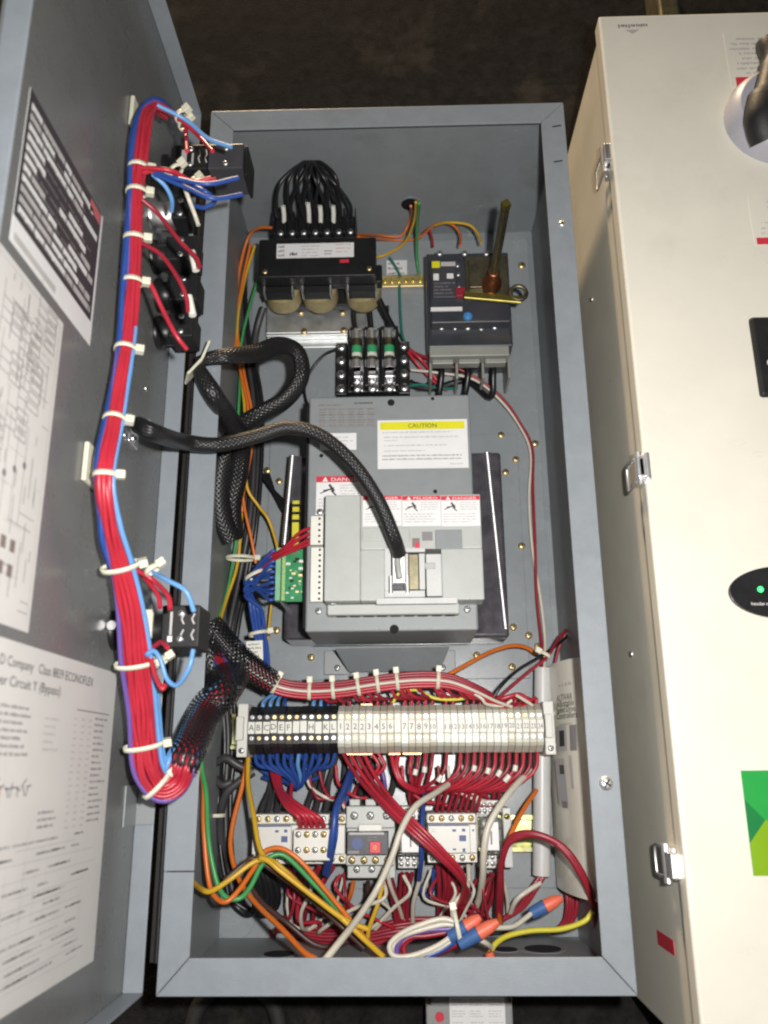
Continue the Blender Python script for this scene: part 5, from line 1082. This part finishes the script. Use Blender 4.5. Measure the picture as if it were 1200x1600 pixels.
for k, xs in ((11, 646), (12, 652), (13, 664), (10, 640)): under(k, [(PXY(V((XW[k], sy0, LOZ)))[0] - 3, 1200, .074), (xs + 4, 1222, .068), (xs, 1240, .055), (xs + 2, 1256, .035)], 'dark_red' if k % 2 else 'red')
for k in range(15, 29):
    if k == 16: continue
    ex = PXY(V((XW[k], sy0, LOZ)))[0]; u = (k - 15) / 13
    under(k, [(ex - 3, 1200, .074), (ex - 14 - 8 * u, 1216 + 4 * u, .072), (ex - 34 - 18 * u, 1229 + 5 * u, .066), (ex - 60 - 42 * u, 1234 + 3 * u, .056), (660 + 20 * u, 1236, .044), (650 + 12 * u, 1250, .03)], 'red' if k % 3 else 'dark_red')
for k in range(8):
    x = 682 + k * 9; z = .05
    iw('dark_red', 'dark red wire dropping into the contactor tops', P(x + 12, 1228, .05), P(x + 6, 1245, .058), P(x, 1268, .066), r=.0018, g='dark red wires into contactor tops')
for k in range(4):
    iw('dark_red', 'dark red wire dropping into the clear relay', P(752 + k * 10, 1228, .045), P(752 + k * 9, 1245, .05), P(753 + k * 9, 1262, .056), r=.0018, g='dark red wires into the clear relay')
# red loom from the blue cluster to the auxiliary block
for k in range(5):
    iw('red', 'red wire running under the blue curves to the auxiliary block', P(424 + k * 3, 1205, .05), P(430 + k * 3, 1232, .072), P(446 + k * 5, 1258, .100), P(466 + k * 8, 1276, .108), P(470 + k * 9, 1292, .098), r=.0022, g='red wires to the auxiliary block')
iw('red', 'red wire dropping straight behind the auxiliary block loom', P(456, 1224, .05), P(456, 1246, .07), P(462, 1268, .09), P(478, 1280, .098), r=.0022)
for k, x in enumerate((408, 418, 432, 478, 492, 508, 522, 556, 570, 600)):
    iw('grey_wire', 'dark grey power wire rising from the contactor tops', P(x - 2, 1276, .066), P(x + 4, 1256, .055), P(x + 14 - (k % 3) * 5, 1226, .035), P(x + 18, 1180, .022), r=.003, g='dark power wires above the contactors')
iw('blue', 'dark blue wire slanting down across the second contactor', P(548, 1204, .07), (536, 1232, .098), (524, 1264, .120), (520, 1300, .124), (514, 1335, .116), (508, 1364, .09), r=.0030); iw('blue', 'second dark blue wire beside the slanting one', P(552, 1208, .07), (541, 1236, .095), (528, 1268, .116), (522, 1310, .120), (512, 1368, .085), r=.0024)
iw('blue', 'dark blue wire running down left of the third contactor', P(664, 1235, .05), (660, 1262, .085), (658, 1300, .098), (657, 1340, .09), (656, 1380, .06), (664, 1398, .045), (674, 1392, .045), (678, 1360, .06), r=.0023); iw('violet', 'violet wire hanging above the clear relay', P(596, 1200, .04), (600, 1225, .04), (602, 1255, .05), r=.0022); iw('blue', 'blue wire behind the gap under beige terminal five', P(556, 1196, .04), (548, 1222, .035), (540, 1256, .04), r=.0022)
# white wires
iw('white_wire', 'long white wire slanting before the overload relay to the flange', P(700, 1226, .075), (680, 1240, .098), (650, 1262, .120), (628, 1296, .130), (612, 1340, .132), (590, 1388, .130), (560, 1432, .150), (532, 1472, .180), (508, 1500, .200), r=.0029)
iw('white_wire', 'white wire curving past the relay from the grey tube', P(830, 1205, .06), (812, 1222, .078), (785, 1252, .100), (764, 1290, .106), (758, 1330, .104), (755, 1370, .085), (750, 1405, .055), (738, 1430, .03), r=.0032)
iw('white_wire', 'white wire dropping right of the overload relay', P(603, 1350, .08), (612, 1385, .065), (622, 1418, .04), (630, 1440, .02), r=.002); iw('white_wire', 'white wire falling left of the third contactor', P(660, 1345, .07), (655, 1375, .065), (648, 1410, .045), (645, 1440, .025), r=.0023); iw('white_wire', 'white wire dropping under the third contactor', P(732, 1352, .07), (730, 1385, .06), (716, 1405, .06), (708, 1420, .062), (710, 1445, .06), r=.0022)
iw('white_wire', 'white wire pair below the bare rail end', P(786, 1372, .05), (792, 1400, .035), (794, 1430, .02), r=.002); iw('white_wire', 'white wire bending right below the tube', (796, 1430, .03), (806, 1405, .05), (826, 1392, .05), (844, 1380, .045), r=.0024)
# ================================================================== heavy red and coloured wires at the bottom
iw('orange', 'orange-red wire falling right of the relay to the floor', P(838, 1235, .05), (818, 1265, .075), (795, 1310, .095), (784, 1350, .095), (780, 1400, .075), (782, 1450, .045), r=.0024)
for k in range(3):
    iw('dark_red', 'dark red wire arching from the relay over tube and manual to the flange', P(776 + 3 * k, 1450, .04), (780 + 2 * k, 1390, .085), (784 + k, 1345, .105), (800, 1314 - k * 2, .115), (835, 1306 - k * 2, .122), (875, 1322 - k * 2, .125), (905 + k, 1362 - 3 * k, .125), (925 + k, 1404 - 2 * k, .115), (932 + 2 * k, 1440, .090), (934 + k, 1470, .060), r=.0026, g='dark red arch at the right')
iw('lemon', 'yellow wire bowing along the bottom right', (926, 1424, .11), (912, 1438, .11), (875, 1450, .112), (830, 1456, .112), (795, 1464, .115), (775, 1475, .12), (766, 1488, .125), r=.0024)
for k in range(5): iw('dark_red', 'dark red wire below the third contactor', P(684 + k * 8, 1352, .066), P(688 + k * 7, 1385, .055), P(686 + k * 5, 1415, .038), P(684 + k * 4, 1440, .018), r=.0024, g='dark red wires below the third contactor')
for k in range(4): iw('dark_red', 'dark red wire below the first contactors', P(455 + k * 22, 1354, .066), P(455 + k * 16, 1385, .05), P(456 + k * 12, 1415, .04), P(452 + k * 12, 1440, .02), P(446 + k * 14, 1458, .014), r=.0024, g='dark red wires below the first contactors')
for k in range(3): iw('dark_red', 'dark red wire leaving the overload relay downward', P(598 + k * 4, 1358, .07), P(606 + k * 4, 1385, .055), P(614 + k * 4, 1415, .035), P(620 + k * 5, 1446, .02), r=.0024, g='dark red wires below the overload relay')
for k in range(3): iw('dark_red', 'dark red wire below the clear relay', P(628 + k * 8, 1364, .05), P(626 + k * 6, 1400, .035), P(624 + k * 6, 1440, .018), r=.002, g='dark red wires below the clear relay')
for k in range(3): iw('dark_red', 'dark red wire hanging below the right relay', P(758 + k * 9, 1364, .05), P(752 + k * 8, 1400, .04), P(740 + k * 9, 1430, .025), r=.002, g='dark red wires below the right relay')
for k in range(6):
    y = 1446 + k * 5; iw('dark_red', 'dark red wire lying along the bottom of the back wall', P(430 + 8 * k, y - 6, .012), P(500, y + 6, .014 + .004 * k), P(570, y + 4, .016 + .004 * k), P(630, y - 8, .018 + .004 * k), P(690, y - 12, .018), P(735, y - 22, .02), r=.0024, g='dark red wires along the bottom')
for k in range(3): iw('dark_red', 'dark red wire below the grey tube', P(852 - 3 * k, 1365, .04), P(838 - 4 * k, 1390, .04), P(818 - 5 * k, 1418, .035), P(780, 1440, .03), r=.0024, g='dark red wires below the tube')
for k in range(4): iw('dark_red', 'dark red wire dropping from the rolled manual', P(884 + 5 * k, 1385, .03), P(888 + 4 * k, 1415, .03), P(882 + 4 * k, 1440, .025), P(860, 1458, .02), r=.0022, g='dark red wires below the manual')
# left bottom: orange, green, yellow, brown
iw('orange', 'orange wire looping low along the left wall', P(352, 1070, .06), P(336, 1110, .09), P(314, 1150, .15), P(309, 1190, .165), (318, 1230, .15), (318, 1290, .14), (322, 1360, .14), (332, 1395, .145), (350, 1408, .15), (372, 1394, .145), (398, 1352, .13), (412, 1332, .13), (440, 1324, .13), (470, 1345, .13), (510, 1395, .125), (550, 1440, .12), (580, 1475, .12), (592, 1492, .125), r=.0023)
iw('green', 'green wire looping low along the left wall', P(356, 1070, .06), P(340, 1112, .09), P(320, 1150, .15), P(315, 1190, .165), (322, 1240, .15), (326, 1310, .142), (336, 1372, .142), (352, 1400, .145), (372, 1403, .146), (392, 1388, .14), (410, 1352, .132), (425, 1336, .128), (450, 1340, .125), (490, 1378, .12), (540, 1432, .115), (585, 1480, .115), (596, 1494, .12), r=.0023)
iw('yellow', 'yellow wire rising over the orange loop to the contactor', P(298, 1376, .20), (310, 1390, .17), (330, 1394, .16), (360, 1374, .152), (395, 1350, .146), (415, 1344, .145), (440, 1362, .145), (490, 1400, .14), (535, 1434, .135), (575, 1452, .13), r=.0024); iw('yellow', 'yellow wire slanting straight down to the flange', P(404, 1340, .148), (430, 1352, .142), (480, 1392, .138), (530, 1432, .135), (570, 1468, .14), (600, 1496, .15), r=.0025)
iw('brown', 'brown wire under the yellow slant', P(350, 1376, .13), (380, 1350, .125), (398, 1342, .125), (430, 1362, .12), (480, 1402, .115), (530, 1448, .105), (570, 1482, .11), r=.0024); iw('brown', 'brown wire bowing low before the back wall', P(388, 1380, .10), (410, 1410, .09), (450, 1442, .08), (490, 1474, .08), (520, 1480, .075), (545, 1470, .06), r=.0024)
iw('orange', 'orange wire falling straight to the bottom flange', P(388, 1180, .06), (378, 1230, .065), (364, 1290, .075), (362, 1330, .085), (375, 1372, .10), (400, 1408, .12), (440, 1450, .15), (475, 1485, .175), (492, 1498, .185), r=.0024); iw('yellow', 'yellow-brown wire running down to the first contactor', P(388, 1180, .07), (388, 1225, .09), (396, 1275, .115), (406, 1320, .13), (416, 1345, .138), r=.0024)
iw('orange', 'orange wire dropping from the overload relay', P(552, 1378, .06), (548, 1400, .05), (538, 1420, .03), r=.0022); iw('brown', 'brown wire dropping from the overload relay', P(575, 1378, .06), (572, 1405, .05), (556, 1430, .03), r=.0023); iw('yellow', 'yellow wire falling from the overload relay', P(598, 1380, .07), (590, 1412, .07), (576, 1446, .08), (574, 1468, .09), r=.0022)
for k in range(5): iw('black_wire', 'thick black cable looping behind the left contactor', P(392 + 6 * k, 1352, .05), P(402 + 7 * k, 1385, .045), P(400 + 8 * k, 1415, .03), P(385 + 6 * k, 1428, .018), P(366, 1410, .016), P(352, 1380, .018), r=.0036, g='black cables in the lower left corner')
# grey corrugated hoses over the left glare
for k, pts in enumerate(([(330, 1196, .05), (352, 1186, .055), (372, 1196, .055), (395, 1206, .05)], [(396, 1206, .05), (370, 1222, .052), (350, 1244, .05), (344, 1290, .04), (350, 1350, .03), (366, 1390, .022)], [(330, 1210, .045), (345, 1226, .05), (362, 1222, .05)])):
    iw('grey_wire', 'dark grey hose looping on the panel below the strip end', *[P(*p) for p in pts], r=.0042, g='grey hoses in the lower left')
cable_tie(P(338, 1274, .05), V((0, 1, 0)), .008, .007, 'white cable tie round the grey hose in the lower left', None)
# ================================================================== coiled spare leads with crimp caps
LC = 'coiled spare leads at the bottom'
def coil(dx, dy, m, label, z, grow): iw(m, label, *[P(x + dx, y + dy, z) for x, y in ((716, 1442 ), (690, 1438 - grow), (655, 1444 - grow), (624, 1458), (610, 1478 + grow * .3), (618, 1494), (645, 1492 + grow * .4), (680, 1478), (708, 1462))], r=.0023, g=LC)
coil(0, 0, 'white_wire', 'white spare lead coiled at the bottom of the cabinet', .165, 0); coil(3, 5, 'white_wire', 'second white spare lead inside the coil', .160, -3); coil(10, 6, 'violet', 'violet spare lead inside the coil', .155, -6); coil(14, 8, 'dark_red', 'dark red spare lead inside the coil', .152, -8); coil(22, 6, 'dark_red', 'innermost dark red spare lead of the coil', .150, -9)
iw('blue', 'blue tail of the spare lead coil', P(664, 1496, .16), (690, 1486, .16), (712, 1470, .16), r=.0026, g=LC); iw('white_wire', 'white lead from the crimp caps to the far cap', P(770, 1450, .15), (800, 1446, .14), (820, 1436, .13), (834, 1424, .125), r=.0022, g=LC); iw('white_wire', 'white lead leaving the caps toward the yellow wire', P(744, 1466, .155), (758, 1472, .15), (768, 1480, .14), r=.0022, g=LC)
def cap(px, py, ang, z, label, l1=.016, l2=.014):
    c = P(px, py, z); d = V((math.cos(ang), math.sin(ang), .1)).normalized(); e = empty('crimp_connector', c - V((0, 0, .006)), label, 'wire connector', 'crimp caps on the spare leads')
    m, fin = part(e, 'blue_sleeve'); m.lathe(c - d * l1, d, [(0, .0048), (l1 * .7, .0058), (l1, .0062)], 'cap_blue', 14); fin()
    m, fin = part(e, 'coral_tip'); m.lathe(c + d * .0003, d, [(0, .0060), (l2 * .6, .0050), (l2, .0028)], 'coral', 14); fin()
cap(728, 1448, .55, .165, 'crimp cap with coral tip on the white coil end'); cap(748, 1458, .5, .172, 'crimp cap with coral tip lying over the coil end', .018, .018); cap(852, 1416, .45, .125, 'crimp cap with coral tip standing off to the right below the manual', .014, .016)
k = MB(); c = P(764, 1488, .13); k.lathe(c, (.3, -.9, 0), [(0, .004), (.008, .0034)], 'coral', 12); tag(k.build('crimp_connector'), 'small coral crimp end at the yellow wire tip', 'wire connector')
cable_tie(P(714, 1446, .166), V((1, .2, 0)), .012, .008, 'cable tie gathering the coiled spare leads', None)
cable_tie(P(852, 1023, .080), V((.5, .8, 0)), .005, .005, 'small tie on the wires above the grey tube', None)

for k, (px, py, z, dx) in enumerate(((742, 1196, .078, -2), (764, 1200, .078, -3), (782, 1204, .08, -5), (796, 1212, .078, -8), (806, 1196, .078, -2), (650, 1202, .078, -2), (664, 1198, .078, -1), (690, 1212, .076, -6))):
    c = P(px, py, z); d = P(px + dx, py + 9, z) ; m_ = MB(); m_.tube([c, c.lerp(d, .5), d], .0026, 'tag_white', 8); tag(m_.build('wire_marker'), 'small white sleeve marker on a red wire under the beige terminals', 'wire marker', 'white markers under the strip')

# loose tangle between the contactors and the bottom wall
rt = random.Random(77); TG = 'loose wires tangled at the bottom'
TL = {'dark_red': 'loose dark red wire tangled above the bottom wall', 'red': 'loose red wire tangled above the bottom wall', 'white_wire': 'loose white wire tangled above the bottom wall', 'orange': 'loose orange wire tangled above the bottom wall', 'violet': 'loose violet wire tangled above the bottom wall', 'brown': 'loose brown wire tangled above the bottom wall'}
for k in range(24):
    m_ = rt.choice(['dark_red'] * 7 + ['red'] * 2 + ['white_wire'] * 4); x0 = rt.uniform(450, 790); x1 = min(max(x0 + rt.uniform(-90, 90), 430), 860); z0 = rt.uniform(.03, .07)
    iw(m_, TL[m_], P(x0, rt.uniform(1356, 1372), .055), P(x0 + rt.uniform(-16, 16), rt.uniform(1385, 1405), z0 + .01), P((x0 + x1) / 2 + rt.uniform(-14, 14), rt.uniform(1415, 1440), z0), P(x1, rt.uniform(1440, 1462), z0 * .7), P(x1 + rt.uniform(-40, 40), rt.uniform(1446, 1462), .02), r=rt.uniform(.0012, .0019), g=TG)
for k in range(9):
    x0 = rt.uniform(470, 760); m_ = rt.choice(['dark_red', 'dark_red', 'white_wire', 'red']); x1 = x0 + rt.uniform(30, 80)
    iw(m_, {'dark_red': 'dark red wire bowing between relay tops and strip', 'red': 'red wire bowing between relay tops and strip', 'white_wire': 'white wire bowing between relay tops and strip'}[m_], P(x0, 1196, .05), P(x0 + 6, 1226, .052), P((x0 + x1) / 2, rt.uniform(1240, 1256), .056), P(x1, rt.uniform(1244, 1262), .05), P(x1 + 8, 1270, .05), r=.0017, g='wires bowing under the strip')
